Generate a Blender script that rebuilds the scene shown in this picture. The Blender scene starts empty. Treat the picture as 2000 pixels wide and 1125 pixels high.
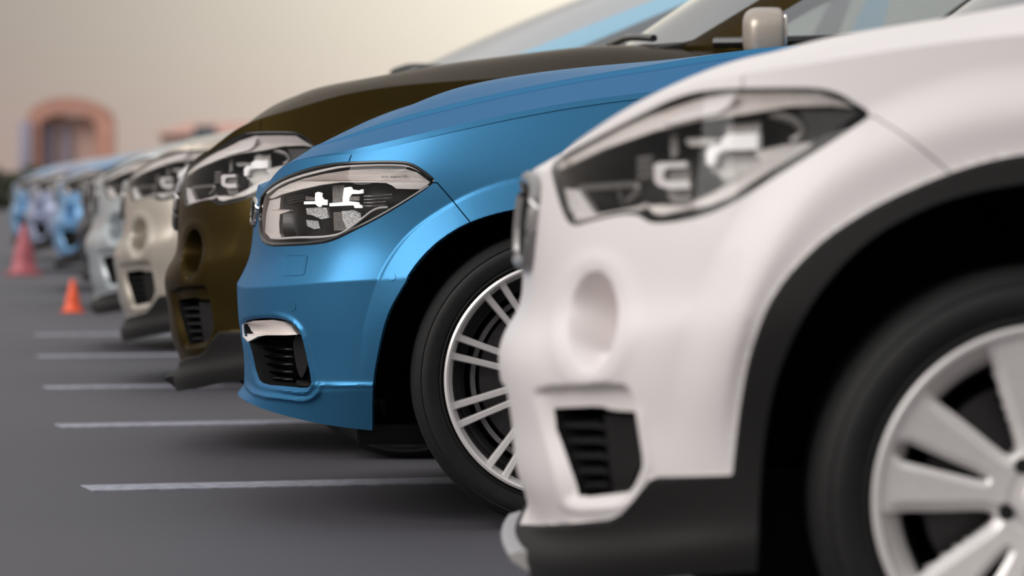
import bpy, bmesh, math, random
import numpy as np
from mathutils import Vector, Matrix
from mathutils.bvhtree import BVHTree
from mathutils.geometry import tessellate_polygon

random.seed(7)
C = bpy.context
SC = C.scene
COL = SC.collection

# ------------------------------------------------------------------ camera, sky, light, exposure
F, HX, HY, HC = 7600.0, 1000.0, 365.0, 0.70      # focal length in pixels of the 2000 px frame, horizon, eye height
cam_d = bpy.data.cameras.new('camera')
cam = bpy.data.objects.new('camera', cam_d)
COL.objects.link(cam)
cam.location = (0, 0, HC)
cam.rotation_euler = (math.pi / 2, 0, 0)
cam_d.sensor_width = 36.0
cam_d.lens = F / 2000 * 36
cam_d.shift_y = -(562.5 - HY) / 2000
cam_d.clip_end = 2000
cam_d.dof.use_dof = True
cam_d.dof.focus_distance = 8.05
cam_d.dof.aperture_fstop = 4.4
SC.camera = cam

SC.view_settings.view_transform = 'Standard'
SC.view_settings.look = 'None'
SC.view_settings.gamma = 1.0
SC.view_settings.exposure = 0.0
SC.view_settings.use_curve_mapping = False

world = bpy.data.worlds.new('sky')
SC.world = world
world.use_nodes = True
wn, wl = world.node_tree.nodes, world.node_tree.links
wn.clear()


def wmath(op, a, b=None, c=None):
    n = wn.new('ShaderNodeMath')
    n.operation = op
    for i, v in enumerate((a, b, c)):
        if v is None:
            continue
        if isinstance(v, (int, float)):
            n.inputs[i].default_value = v
        else:
            wl.new(v, n.inputs[i])
    return n.outputs[0]


tc = wn.new('ShaderNodeTexCoord')
sep = wn.new('ShaderNodeSeparateXYZ')
wl.new(tc.outputs['Generated'], sep.inputs[0])
elev = wmath('ARCSINE', sep.outputs['Z'])
azim = wmath('ARCTAN2', sep.outputs['X'], sep.outputs['Y'])
ramp = wn.new('ShaderNodeValToRGB')
wl.new(wmath('DIVIDE', elev, math.radians(90)), ramp.inputs[0])
cr = ramp.color_ramp
cr.interpolation = 'EASE'
cr.elements[0].position = 0.0
cr.elements[0].color = (0.42, 0.31, 0.28, 1)
cr.elements[1].position = 1.0
cr.elements[1].color = (0.90, 0.92, 0.96, 1)
for p, c in ((0.035, (0.375, 0.325, 0.285, 1)), (0.16, (0.70, 0.68, 0.66, 1)), (0.45, (0.84, 0.84, 0.84, 1))):
    e = cr.elements.new(p)
    e.color = c
# the low sun behind the haze: a broad cream glow just right of the row of cars
da = wmath('DIVIDE', wmath('SUBTRACT', azim, math.radians(2.5)), math.radians(7.0))
de = wmath('DIVIDE', wmath('SUBTRACT', elev, math.radians(5.0)), math.radians(6.5))
gl = wmath('POWER', 2.718, wmath('MULTIPLY', wmath('ADD', wmath('MULTIPLY', da, da), wmath('MULTIPLY', de, de)), -1.0))
mixg = wn.new('ShaderNodeMixRGB')
mixg.blend_type = 'ADD'
wl.new(gl, mixg.inputs[0])
wl.new(ramp.outputs[0], mixg.inputs[1])
mixg.inputs[2].default_value = (0.97, 0.93, 0.76, 1)
bg = wn.new('ShaderNodeBackground')
wl.new(mixg.outputs[0], bg.inputs[0])
bg.inputs[1].default_value = 0.85
wo = wn.new('ShaderNodeOutputWorld')
wl.new(bg.outputs[0], wo.inputs[0])

sun_d = bpy.data.lights.new('sun', 'SUN')
sun_d.energy = 2.0
sun_d.angle = math.radians(38)
sun_d.color = (1.0, 0.965, 0.94)
sun = bpy.data.objects.new('sun', sun_d)
COL.objects.link(sun)
sun.rotation_euler = Vector((0.70, 0.42, -0.54)).to_track_quat('-Z', 'Y').to_euler()

SC.cycles.use_denoising = True
SC.cycles.transparent_max_bounces = 12

# ------------------------------------------------------------------ materials
MATS = {}


def material(name, color, rough=0.5, metal=0.0, coat=0.0, noise=0.0, nscale=60.0, bump=0.0, emit=0.0, spec=0.5, edge=None):
    m = bpy.data.materials.new(name)
    m.use_nodes = True
    nt = m.node_tree
    b = nt.nodes['Principled BSDF']
    b.inputs['Roughness'].default_value = rough
    b.inputs['Metallic'].default_value = metal
    b.inputs['Coat Weight'].default_value = coat
    b.inputs['Coat Roughness'].default_value = 0.04
    b.inputs['Specular IOR Level'].default_value = spec
    if edge:
        b.inputs['Specular Tint'].default_value = tuple(edge) + (1,)
    t = nt.nodes.new('ShaderNodeTexCoord')
    n = nt.nodes.new('ShaderNodeTexNoise')
    n.inputs['Scale'].default_value = nscale
    n.inputs['Detail'].default_value = 4
    nt.links.new(t.outputs['Object'], n.inputs['Vector'])
    r = nt.nodes.new('ShaderNodeValToRGB')
    r.color_ramp.elements[0].position = 0.3
    r.color_ramp.elements[1].position = 0.7
    r.color_ramp.elements[0].color = tuple(c * (1 - noise) for c in color) + (1,)
    r.color_ramp.elements[1].color = tuple(min(1, c * (1 + noise)) for c in color) + (1,)
    nt.links.new(n.outputs['Fac'], r.inputs[0])
    nt.links.new(r.outputs[0], b.inputs['Base Color'])
    if bump:
        bp = nt.nodes.new('ShaderNodeBump')
        bp.inputs['Strength'].default_value = bump
        bp.inputs['Distance'].default_value = 0.004
        nt.links.new(n.outputs['Fac'], bp.inputs['Height'])
        nt.links.new(bp.outputs[0], b.inputs['Normal'])
    if emit:
        b.inputs['Emission Color'].default_value = tuple(color) + (1,)
        b.inputs['Emission Strength'].default_value = emit
    MATS[name] = m
    return m


def glass_material(name, tint, rough=0.02, ior=1.5, base=0.0):
    m = bpy.data.materials.new(name)
    m.use_nodes = True
    nt = m.node_tree
    nt.nodes.clear()
    o = nt.nodes.new('ShaderNodeOutputMaterial')
    mx = nt.nodes.new('ShaderNodeMixShader')
    tr = nt.nodes.new('ShaderNodeBsdfTransparent')
    gs = nt.nodes.new('ShaderNodeBsdfGlossy')
    fr = nt.nodes.new('ShaderNodeFresnel')
    fr.inputs[0].default_value = ior
    tr.inputs[0].default_value = tuple(tint) + (1,)
    gs.inputs['Roughness'].default_value = rough
    if base:
        ad = nt.nodes.new('ShaderNodeMath')
        ad.operation = 'ADD'
        ad.use_clamp = True
        ad.inputs[1].default_value = base
        nt.links.new(fr.outputs[0], ad.inputs[0])
        nt.links.new(ad.outputs[0], mx.inputs[0])
    else:
        nt.links.new(fr.outputs[0], mx.inputs[0])
    nt.links.new(tr.outputs[0], mx.inputs[1])
    nt.links.new(gs.outputs[0], mx.inputs[2])
    nt.links.new(mx.outputs[0], o.inputs[0])
    MATS[name] = m
    return m


PAINT_BLUE = material('blue_metallic_paint', (0.050, 0.200, 0.375), 0.36, 0.55, 0.03, 0.06, 900, spec=0.20, edge=(0.10, 0.36, 0.72))
PAINT_WHITE = material('white_pearl_paint', (0.79, 0.74, 0.73), 0.42, 0.0, 0.08, 0.02, 900, spec=0.3)
PAINT_BRONZE = material('dark_bronze_paint', (0.040, 0.027, 0.007), 0.30, 0.5, 0.04, 0.06, 900, spec=0.15, edge=(0.30, 0.22, 0.10))
PAINT_BEIGE = material('silver_beige_paint', (0.50, 0.45, 0.38), 0.33, 0.5, 0.6, 0.05, 900)
PAINT_GREY = material('pale_grey_paint', (0.46, 0.50, 0.52), 0.35, 0.4, 0.6, 0.05, 900)
PAINT_BLACK = material('black_paint', (0.008, 0.009, 0.013), 0.35, 0.0, 0.1, 0.05, 900, spec=0.25)
PAINT_SKY = material('light_blue_paint', (0.16, 0.36, 0.62), 0.35, 0.3, 0.6, 0.05, 900)
PAINT_SKY_REFLECTION = material('painted_sky_reflection', (0.30, 0.52, 0.66), 0.35, 0.2, 0.3, 0.04, 900)  # reflected sky on a cabin frame, put in as an even pale blue
PAINT_LAV = material('lavender_blue_paint', (0.30, 0.34, 0.50), 0.35, 0.3, 0.6, 0.05, 900)
PLASTIC = material('charcoal_plastic', (0.0135, 0.013, 0.0127), 0.6, 0, 0, 0.15, 300, 0.15, spec=0.2)
BLACK = material('black_liner', (0.0035, 0.0035, 0.0035), 0.8, 0, 0, 0.2, 40, spec=0.1)
GLOSSBLACK = material('gloss_black', (0.012, 0.012, 0.013), 0.22, 0, 0, 0.1, 40)
DARKGREY = material('dark_grey_housing', (0.040, 0.038, 0.038), 0.35, 0, 0, 0.2, 120)
MIDGREY = material('grey_reflector', (0.22, 0.205, 0.195), 0.30, 0.3, 0, 0.25, 150)
SATIN = material('satin_silver', (0.86, 0.80, 0.77), 0.35, 0.05, 0, 0.05, 80)
SKID = material('skid_silver', (0.52, 0.50, 0.49), 0.35, 0.2, 0, 0.05, 80)
CHROME = material('chrome', (0.82, 0.79, 0.76), 0.12, 1.0, 0, 0.02, 80)
LED = material('led_light_guide', (1.0, 0.98, 0.96), 0.3, 0, 0, 0, 40, emit=0.75)
LEDDIM = material('dim_led_block', (0.90, 0.87, 0.86), 0.3, 0, 0, 0, 40, emit=0.28)
LEDSOFT = material('frosted_light_bar', (0.83, 0.79, 0.78), 0.35, 0, 0, 0.02, 40)
CRYSTAL = material('crystal_reflector', (0.66, 0.65, 0.64), 0.15, 0.4, 0, 0.6, 400, 0.6)
RUBBER = material('tyre_rubber', (0.0085, 0.0082, 0.008), 0.6, 0, 0, 0.2, 60, 0.1, spec=0.35)
ALLOY = material('silver_alloy', (0.80, 0.765, 0.75), 0.32, 0.25, 0.2, 0.03, 100)
ALLOYGREY = material('grey_alloy', (0.30, 0.29, 0.29), 0.33, 0.6, 0.2, 0.05, 100)
BARREL = material('dark_alloy_barrel', (0.07, 0.068, 0.068), 0.4, 0.6, 0, 0.1, 100)
STEEL = material('brake_steel', (0.09, 0.088, 0.09), 0.45, 0.7, 0, 0.15, 200)
GLASS = glass_material('window_glass', (0.82, 0.86, 0.86), 0.01, 1.5, 0.28)
GLASS_BRIGHT = glass_material('bright_window_glass', (0.85, 0.88, 0.9), 0.01, 1.6, 0.42)
GLASS_SKY = glass_material('mirror_bright_glass', (0.9, 0.92, 0.94), 0.01, 1.6, 0.75)
LENS = glass_material('headlight_lens', (0.93, 0.93, 0.93), 0.03, 1.33)
MIRRORCAP = material('beige_mirror_cap', (0.42, 0.36, 0.30), 0.35, 0.4, 0.3, 0.03, 80)
LEATHER = material('dark_leather', (0.03, 0.027, 0.025), 0.6, 0, 0, 0.2, 90, 0.2)
TAIL = material('red_tail_lens', (0.35, 0.01, 0.01), 0.2, 0, 0.5, 0.1, 60)
INK = material('grey_print', (0.10, 0.095, 0.095), 0.5, 0, 0, 0.05, 50)


# ------------------------------------------------------------------ object helpers
def link(name, data=None, parent=None):
    o = bpy.data.objects.new(name, data)
    COL.objects.link(o)
    if parent is not None:
        o.parent = parent
    return o


def tag(o, label, cat, group=None, kind=None):
    o['label'] = label
    if cat:
        o['category'] = cat
    if group:
        o['group'] = group
    if kind:
        o['kind'] = kind
    return o


def mesh_np(name, P, T, mat, smooth=True, angle=38):
    P = np.asarray(P, dtype=np.float32)
    T = np.asarray(T, dtype=np.int32)
    me = bpy.data.meshes.new(name)
    me.vertices.add(len(P))
    me.vertices.foreach_set('co', P.ravel())
    me.loops.add(T.size)
    me.loops.foreach_set('vertex_index', T.ravel())
    me.polygons.add(len(T))
    me.polygons.foreach_set('loop_start', np.arange(0, T.size, T.shape[1], dtype=np.int32))
    me.polygons.foreach_set('use_smooth', np.full(len(T), smooth))
    me.update(calc_edges=True)
    me.validate()
    if mat:
        me.materials.append(mat)
    if smooth:
        me.set_sharp_from_angle(angle=math.radians(angle))
    return me


def bm_obj(name, bm, mat, parent=None, smooth=True, angle=38, recalc=True):
    if recalc:
        bmesh.ops.recalc_face_normals(bm, faces=bm.faces)
    me = bpy.data.meshes.new(name)
    bm.to_mesh(me)
    bm.free()
    me.materials.append(mat)
    if smooth:
        for p in me.polygons:
            p.use_smooth = True
        me.set_sharp_from_angle(angle=math.radians(angle))
    return link(name, me, parent)


def box_bm(bm, x0, x1, y0, y1, z0, z1, bev=0.0):
    r = bmesh.ops.create_cube(bm, size=1.0)
    vs = r['verts']
    bmesh.ops.scale(bm, vec=(x1 - x0, y1 - y0, z1 - z0), verts=vs)
    bmesh.ops.translate(bm, vec=((x0 + x1) / 2, (y0 + y1) / 2, (z0 + z1) / 2), verts=vs)
    if bev:
        es = list({e for v in vs for e in v.link_edges})
        bmesh.ops.bevel(bm, geom=es, offset=bev, segments=2, affect='EDGES', profile=0.5)


def box(name, x0, x1, y0, y1, z0, z1, mat, parent=None, bev=0.0):
    bm = bmesh.new()
    box_bm(bm, x0, x1, y0, y1, z0, z1, bev)
    return bm_obj(name, bm, mat, parent)


def lathe(prof, n=96, axis='y', closed=False):
    """profile of (radius, height) turned about the axis; returns verts, quads"""
    V, Q = [], []
    m = len(prof)
    for i in range(n):
        a = 2 * math.pi * i / n
        for r, h in prof:
            V.append((r * math.cos(a), h, r * math.sin(a)) if axis == 'y' else (r * math.cos(a), r * math.sin(a), h))
    for i in range(n):
        j = (i + 1) % n
        for k in range(m - 1 if not closed else m):
            l = (k + 1) % m
            Q.append((i * m + k, i * m + l, j * m + l, j * m + k))
    return V, Q


def lathe_obj(name, prof, mat, parent=None, n=96, axis='y', closed=False, angle=38):
    V, Q = lathe(prof, n, axis, closed)
    bm = bmesh.new()
    vs = [bm.verts.new(v) for v in V]
    for q in Q:
        try:
            bm.faces.new([vs[i] for i in q])
        except ValueError:
            pass
    bmesh.ops.remove_doubles(bm, verts=bm.verts, dist=1e-5)
    return bm_obj(name, bm, mat, parent, angle=angle)


def tube_bm(bm, pts, rad, n=8, flat=1.0):
    pts = [Vector(p) for p in pts]
    rings = []
    for i, p in enumerate(pts):
        t = (pts[min(i + 1, len(pts) - 1)] - pts[max(i - 1, 0)]).normalized()
        up = Vector((0, 0, 1)) if abs(t.z) < 0.9 else Vector((1, 0, 0))
        a = t.cross(up).normalized()
        b = a.cross(t).normalized()
        r = rad[i] if isinstance(rad, (list, tuple)) else rad
        rings.append([bm.verts.new(p + a * (r * math.cos(2 * math.pi * k / n)) + b * (r * flat * math.sin(2 * math.pi * k / n))) for k in range(n)])
    for i in range(len(rings) - 1):
        for k in range(n):
            bm.faces.new((rings[i][k], rings[i][(k + 1) % n], rings[i + 1][(k + 1) % n], rings[i + 1][k]))
    bm.faces.new(rings[0])
    bm.faces.new(rings[-1][::-1])


# ------------------------------------------------------------------ surface tools (numpy)
def spline_op(k, t):
    """matrix turning values at knots k into natural cubic spline values at t"""
    k = np.asarray(k, float)
    t = np.asarray(t, float)
    n = len(k)
    h = np.diff(k)
    idx = np.clip(np.searchsorted(k, t, side='right') - 1, 0, n - 2)
    hh = h[idx]
    a = (k[idx + 1] - t) / hh
    b = 1 - a
    S = np.zeros((len(t), n))
    rows = np.arange(len(t))
    S[rows, idx] = a
    S[rows, idx + 1] = b
    if n > 2:
        A = np.eye(n)
        B = np.zeros((n, n))
        for i in range(1, n - 1):
            A[i, i - 1], A[i, i], A[i, i + 1] = h[i - 1], 2 * (h[i - 1] + h[i]), h[i]
            B[i, i - 1], B[i, i], B[i, i + 1] = 6 / h[i - 1], -6 / h[i - 1] - 6 / h[i], 6 / h[i]
        M = np.linalg.solve(A, B)
        ca = ((a ** 3 - a) * hh ** 2 / 6)[:, None]
        cb = ((b ** 3 - b) * hh ** 2 / 6)[:, None]
        S += ca * M[idx] + cb * M[idx + 1]
    return S


def samples(k, steps):
    out = []
    for i in range(len(k) - 1):
        L = k[i + 1] - k[i]
        n = max(2, int(math.ceil(L / steps[i])))
        out += [k[i] + L * j / n for j in range(n)]
    out.append(k[-1])
    return np.array(out)


def surface(net, r0, r1, vstep, ustep, ku=None):
    """patch of the control net between rows r0 and r1; columns start on the car's centre line"""
    N = np.asarray(net, float)[r0:r1 + 1]
    full = np.asarray(net, float)
    if ku is None:
        d = np.linalg.norm(np.diff(full, axis=1), axis=2).mean(0)
        ku = np.concatenate([[0], np.cumsum(np.maximum(d, 0.02))])
    mir = N[:, [2, 1]] * np.array([1, -1, 1])
    Ng = np.concatenate([mir, N], 1)
    kg = np.concatenate([[-ku[2], -ku[1]], ku])
    us = samples(ku, ustep)
    dv = np.linalg.norm(np.diff(N[:, :9], axis=0), axis=2).mean(1)
    kv = np.concatenate([[0], np.cumsum(np.maximum(dv, 0.012))])
    vs = samples(kv, [vstep] * (r1 - r0))
    Su, Sv = spline_op(kg, us), spline_op(kv, vs)
    G = np.einsum('va,abk,ub->vuk', Sv, Ng, Su)
    G[:, 0, 1] = 0.0
    cu = np.interp(us, ku, np.arange(len(ku)))
    cv = np.interp(vs, kv, np.arange(r0, r1 + 1))
    UV = np.stack(np.meshgrid(cu, cv), -1)
    return np.concatenate([G, UV], -1)


def grid_mesh(G):
    """(v,u,k) grid -> attribute table and triangles facing outward for the car's left side"""
    nv, nu = G.shape[:2]
    A = G.reshape(nv * nu, -1)
    i = np.arange(nv * nu).reshape(nv, nu)
    a, b, c, d = i[:-1, :-1].ravel(), i[:-1, 1:].ravel(), i[1:, 1:].ravel(), i[1:, :-1].ravel()
    T = np.concatenate([np.stack([a, b, c], 1), np.stack([a, c, d], 1)])
    return A, T


def compact(A, T):
    if len(T) == 0:
        return A[:0], T
    used, inv = np.unique(T, return_inverse=True)
    return A[used], inv.reshape(T.shape)


def clip(M, f):
    """keep the part of the mesh where f <= 0, cutting triangles along f = 0"""
    A, T = M
    s = f > 0
    cnt = s[T].sum(1)
    parts = [T[cnt == 0]]
    N = len(A)
    odd1, odd2 = T[cnt == 2], T[cnt == 1]

    def roll(X, flag):
        k = np.argmax(flag, 1)
        r = np.arange(len(X))
        return np.stack([X[r, k], X[r, (k + 1) % 3], X[r, (k + 2) % 3]], 1)
    t1 = roll(odd1, ~s[odd1]) if len(odd1) else odd1.reshape(0, 3)
    t2 = roll(odd2, s[odd2]) if len(odd2) else odd2.reshape(0, 3)
    e = np.concatenate([t1[:, [0, 1]], t1[:, [0, 2]], t2[:, [0, 1]], t2[:, [0, 2]]])
    if len(e) == 0:
        return compact(A, parts[0])
    lo, hi = e.min(1).astype(np.int64), e.max(1).astype(np.int64)
    key, inv = np.unique(lo * N + hi, return_inverse=True)
    i, j = key // N, key % N
    t = (f[i] / (f[i] - f[j]))[:, None]
    An = A[i] * (1 - t) + A[j] * t
    inv = inv + N
    n1, n2 = len(t1), len(t2)
    ab1, ac1 = inv[:n1], inv[n1:2 * n1]
    ab2, ac2 = inv[2 * n1:2 * n1 + n2], inv[2 * n1 + n2:]
    parts += [np.stack([t1[:, 0], ab1, ac1], 1), np.stack([ab2, t2[:, 1], t2[:, 2]], 1), np.stack([ab2, t2[:, 2], ac2], 1)]
    return compact(np.concatenate([A, An]), np.concatenate(parts))


def sdf(P, poly):
    """signed distance to a closed polygon, negative inside"""
    poly = np.asarray(poly, float)
    d = np.full(len(P), 1e9)
    ins = np.zeros(len(P), bool)
    for i in range(len(poly)):
        a, b = poly[i], poly[(i + 1) % len(poly)]
        ab = b - a
        L = max(ab @ ab, 1e-12)
        t = np.clip(((P - a) @ ab) / L, 0, 1)
        q = P - a - t[:, None] * ab
        d = np.minimum(d, (q * q).sum(1))
        if a[1] != b[1]:
            c = ((a[1] > P[:, 1]) != (b[1] > P[:, 1]))
            xx = a[0] + (P[:, 1] - a[1]) * (b[0] - a[0]) / (b[1] - a[1])
            ins ^= c & (P[:, 0] < xx)
    d = np.sqrt(d)
    return np.where(ins, -d, d)


def chaikin(poly, n=2, closed=True):
    P = np.asarray(poly, float)
    for _ in range(n):
        if closed:
            Q = np.roll(P, -1, 0)
            P = np.stack([P * .75 + Q * .25, P * .25 + Q * .75], 1).reshape(-1, 2)
        else:
            A, B = P[:-1], P[1:]
            P = np.concatenate([P[:1], np.stack([A * .75 + B * .25, A * .25 + B * .75], 1).reshape(-1, 2), P[-1:]])
    return P


def dense(poly, step, closed=True):
    P = np.asarray(poly, float)
    out = []
    n = len(P)
    for i in range(n if closed else n - 1):
        a, b = P[i], P[(i + 1) % n]
        m = max(1, int(np.linalg.norm(b - a) / step))
        for j in range(m):
            out.append(a + (b - a) * j / m)
    if not closed:
        out.append(P[-1])
    return np.array(out)


def sstep(x, a, b):
    t = np.clip((x - a) / (b - a), 0, 1)
    return t * t * (3 - 2 * t)


def normals(P, T):
    n = np.zeros_like(P)
    f = np.cross(P[T[:, 1]] - P[T[:, 0]], P[T[:, 2]] - P[T[:, 0]])
    for k in range(3):
        np.add.at(n, T[:, k], f)
    return n / np.maximum(np.linalg.norm(n, axis=1), 1e-12)[:, None]


def thicken(P, T, th):
    """fold the open border of a panel inward by th so that the panel shows an edge"""
    n = normals(P, T)
    e = np.concatenate([T[:, [0, 1]], T[:, [1, 2]], T[:, [2, 0]]]).astype(np.int64)
    N = len(P)
    k = e.min(1) * N + e.max(1)
    u, idx, c = np.unique(k, return_index=True, return_counts=True)
    b = e[idx[c == 1]]
    b = b[~((np.abs(P[b[:, 0], 1]) < 1e-5) & (np.abs(P[b[:, 1], 1]) < 1e-5))]
    vs, inv = np.unique(b, return_inverse=True)
    inv = inv.reshape(b.shape) + N
    # new ring: duplicate border verts too so that the fold shades as a crisp edge
    P2 = np.concatenate([P, P[vs] - n[vs] * th])
    q1 = np.stack([b[:, 1], b[:, 0], inv[:, 0]], 1)
    q2 = np.stack([b[:, 1], inv[:, 0], inv[:, 1]], 1)
    return P2, np.concatenate([T, q1, q2])


class Frame:
    def __init__(self, ox, oy, deg):
        self.o = np.array([ox, oy, 0.0])
        c, s = math.cos(math.radians(deg)), math.sin(math.radians(deg))
        self.R = np.array([[c, -s, 0], [s, c, 0], [0, 0, 1.0]])
        self.deg = deg

    def px(self, P):
        W = np.asarray(P, float) @ self.R.T + self.o
        return np.stack([HX + F * W[:, 0] / W[:, 1], HY - F * (W[:, 2] - HC) / W[:, 1]], 1)

    def ray(self, px, py):
        o = (np.array([0, 0, HC]) - self.o) @ self.R
        d = np.array([(px - HX) / F, 1.0, -(py - HY) / F]) @ self.R
        return Vector(o), Vector(d).normalized()


# canonical plan of a car's left half: bonnet centre line, corner, flank, tail
PX = np.array([0, .006, .022, .060, .118, .205, .335, .48, .63, .85, 1.10, 1.60, 2.60, 3.40, 3.95, 4.17, 4.27, 4.29])
PY = -np.array([0, .20, .38, .55, .67, .76, .82, .85, .866, .87, .87, .872, .88, .865, .79, .60, .30, 0])
WNOSE = np.array([0, 0, 0, .15, .35, .6, .8, .95, 1, 1, .75, 0, 0, 0, 0, 0, 0, 0])   # nose -> wheel
WDOOR = np.array([0, 0, 0, 0, 0, 0, 0, 0, 0, 0, .25, 1, 1, 1, 1, 1, 1, 1])


def row_z(zn, zw, zd):
    w = np.where(np.arange(18) < 8, WNOSE, np.maximum(1 - WDOOR, 0))
    return np.where(np.arange(18) < 8, zn * (1 - w) + zw * w, zw * w + zd * (1 - w))


def fit_row(fr, z, half, target):
    """set the row back from the nose until its outline meets the traced front outline"""
    n = 0.03
    y = PY * half / 0.87
    ku = np.concatenate([[0], np.cumsum(np.hypot(np.diff(PX), np.diff(PY)))])
    t = np.linspace(0, ku[6], 60)
    S = spline_op(ku, t)
    for _ in range(5):
        P = np.stack([S @ (n + PX), S @ y, S @ z], 1)
        m = fr.px(P)[:, 0].min()
        n += (target - m) * 8.6 / F if fr.o[1] > 7 else (target - m) * 5.8 / F
    return np.stack([n + PX, y, z], 1)


def curve_z(fr, x, y, cx, cy):
    """height at which the point (x, y) of the car lies on a traced line"""
    z = 0.8
    for _ in range(4):
        p = fr.px(np.array([[x, y, z]]))[0]
        py = np.interp(p[0], cx, cy)
        if p[0] > cx[-1]:
            py = cy[-1] + (cy[-1] - cy[-2]) / (cx[-1] - cx[-2]) * (p[0] - cx[-1])
        w = np.array([x, y, 0.0]) @ fr.R.T + fr.o
        z = HC - (py - HY) * w[1] / F
    return z


# ------------------------------------------------------------------ ground, lines, distance
asphalt = bpy.data.materials.new('asphalt')
asphalt.use_nodes = True
nt = asphalt.node_tree
b = nt.nodes['Principled BSDF']
b.inputs['Roughness'].default_value = 0.62
b.inputs['Specular IOR Level'].default_value = 0.5
t = nt.nodes.new('ShaderNodeTexCoord')
n1 = nt.nodes.new('ShaderNodeTexNoise')
n1.inputs['Scale'].default_value = 220
n1.inputs['Detail'].default_value = 5
n1.inputs['Roughness'].default_value = 0.75
n2 = nt.nodes.new('ShaderNodeTexNoise')
n2.inputs['Scale'].default_value = 0.9
n2.inputs['Detail'].default_value = 3
r1 = nt.nodes.new('ShaderNodeValToRGB')
r1.color_ramp.elements[0].position = 0.25
r1.color_ramp.elements[1].position = 0.75
r1.color_ramp.elements[0].color = (0.036, 0.034, 0.039, 1)
r1.color_ramp.elements[1].color = (0.124, 0.118, 0.137, 1)
mx = nt.nodes.new('ShaderNodeMixRGB')
mx.blend_type = 'MULTIPLY'
mx.inputs[0].default_value = 0.35
r2 = nt.nodes.new('ShaderNodeValToRGB')
r2.color_ramp.elements[0].position = 0.3
r2.color_ramp.elements[1].position = 0.7
r2.color_ramp.elements[0].color = (0.75, 0.75, 0.75, 1)
for n in (n1, n2):
    nt.links.new(t.outputs['Object'], n.inputs['Vector'])
nt.links.new(n1.outputs['Fac'], r1.inputs[0])
nt.links.new(n2.outputs['Fac'], r2.inputs[0])
nt.links.new(r1.outputs[0], mx.inputs[1])
nt.links.new(r2.outputs[0], mx.inputs[2])
nt.links.new(mx.outputs[0], b.inputs['Base Color'])
bp = nt.nodes.new('ShaderNodeBump')
bp.inputs['Strength'].default_value = 0.5
bp.inputs['Distance'].default_value = 0.004
nt.links.new(n1.outputs['Fac'], bp.inputs['Height'])
nt.links.new(bp.outputs[0], b.inputs['Normal'])

bm = bmesh.new()
box_bm(bm, -160, 160, -12, 420, -.10, 0)
floor = bm_obj('floor', bm, asphalt, smooth=False)
floor['kind'] = 'structure'
floor['label'] = 'dark grey asphalt of the car park'

LINE = material('worn_line_paint', (0.33, 0.33, 0.39), 0.7, 0, 0, 0.30, 30)
LINE_AT = ((170, 955), (115, 833), (90, 758), (76, 697), (70, 655))
LINE_SAY = ('crisp white bay line on the asphalt nearest the camera, running under the blue car', 'second painted bay line from the camera, in front of the bronze crossover',
            'third painted bay line from the camera, blurred, left of the bronze crossover', 'fourth painted bay line from the camera, heavily blurred on the asphalt',
            'fifth painted bay line from the camera, faint, nearest the small orange cone')
for (px, py), say in zip(LINE_AT, LINE_SAY):
    Y = HC * F / (py - HY)
    X = (px - HX) / F * Y
    o = box('parking_line', 0, 5.0, -.085, .085, 0.0, .003, LINE)
    o.location = (X, Y, 0)
    o.rotation_euler = (0, 0, math.radians(16))
    tag(o, say, 'marking', 'painted bay lines')

TERRA = material('hazed_terracotta_render', (0.56, 0.30, 0.23), 0.9, 0, 0, 0.12, 3)  # terracotta, pink, slate and roof tones are paled to paint in distance haze
PINK = material('hazed_pink_render', (0.64, 0.47, 0.41), 0.9, 0, 0, 0.08, 2)
SLATE = material('hazed_slate_shutter', (0.36, 0.33, 0.42), 0.7, 0, 0, 0.1, 4)
TEAL = material('dark_teal_canvas', (0.035, 0.060, 0.070), 0.8, 0, 0, 0.2, 6)
ROOFT = material('hazed_red_roof_tile', (0.58, 0.33, 0.27), 0.8, 0, 0, 0.15, 8)
LEAF = material('hedge_leaf', (0.055, 0.060, 0.035), 0.8, 0, 0, 0.5, 9)
ORANGE = material('orange_cone_plastic', (0.90, 0.11, 0.03), 0.45, 0, 0, 0.05, 40)
REDP = material('faded_red_cone_plastic', (0.42, 0.10, 0.12), 0.5, 0, 0, 0.08, 40)

# gatehouse with an arched top, far across the car park
Yg = 220.0
u = Yg / F
gx = lambda px: (px - HX) * u
gz = lambda py: HC + (HY - py) * u
g = link('gatehouse')
g.location = (gx(132), Yg, 0)
tag(g, 'blurred terracotta gatehouse with a rounded top, far left above the cars', 'building')
w = 82 * u
bm = bmesh.new()
prof = [(-w, 0), (-w, gz(235))] + [(-w * math.cos(a), gz(235) + (gz(190) - gz(235)) * math.sin(a)) for a in np.linspace(0, math.pi, 15)] + [(w, gz(235)), (w, 0)]
inner = [(-w * .66, 0), (-w * .66, gz(245))] + [(-w * .66 * math.cos(a), gz(245) + (gz(222) - gz(245)) * math.sin(a)) for a in np.linspace(0, math.pi, 15)] + [(w * .66, gz(245)), (w * .66, 0)]
vo = [[bm.verts.new((x, y, z)) for x, z in prof] for y in (0, 3.0)]
vi = [[bm.verts.new((x, y, z)) for x, z in inner] for y in (0, 3.0)]
for k in range(len(prof) - 1):
    bm.faces.new((vo[0][k], vo[0][k + 1], vo[1][k + 1], vo[1][k]))
    bm.faces.new((vi[0][k], vi[1][k], vi[1][k + 1], vi[0][k + 1]))
    bm.faces.new((vo[0][k], vi[0][k], vi[0][k + 1], vo[0][k + 1]))
    bm.faces.new((vo[1][k], vo[1][k + 1], vi[1][k + 1], vi[1][k]))
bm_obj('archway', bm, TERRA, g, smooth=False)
box('back_wall', -w * .64, w * .64, 1.2, 1.6, 0, gz(226), PINK, g)
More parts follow.
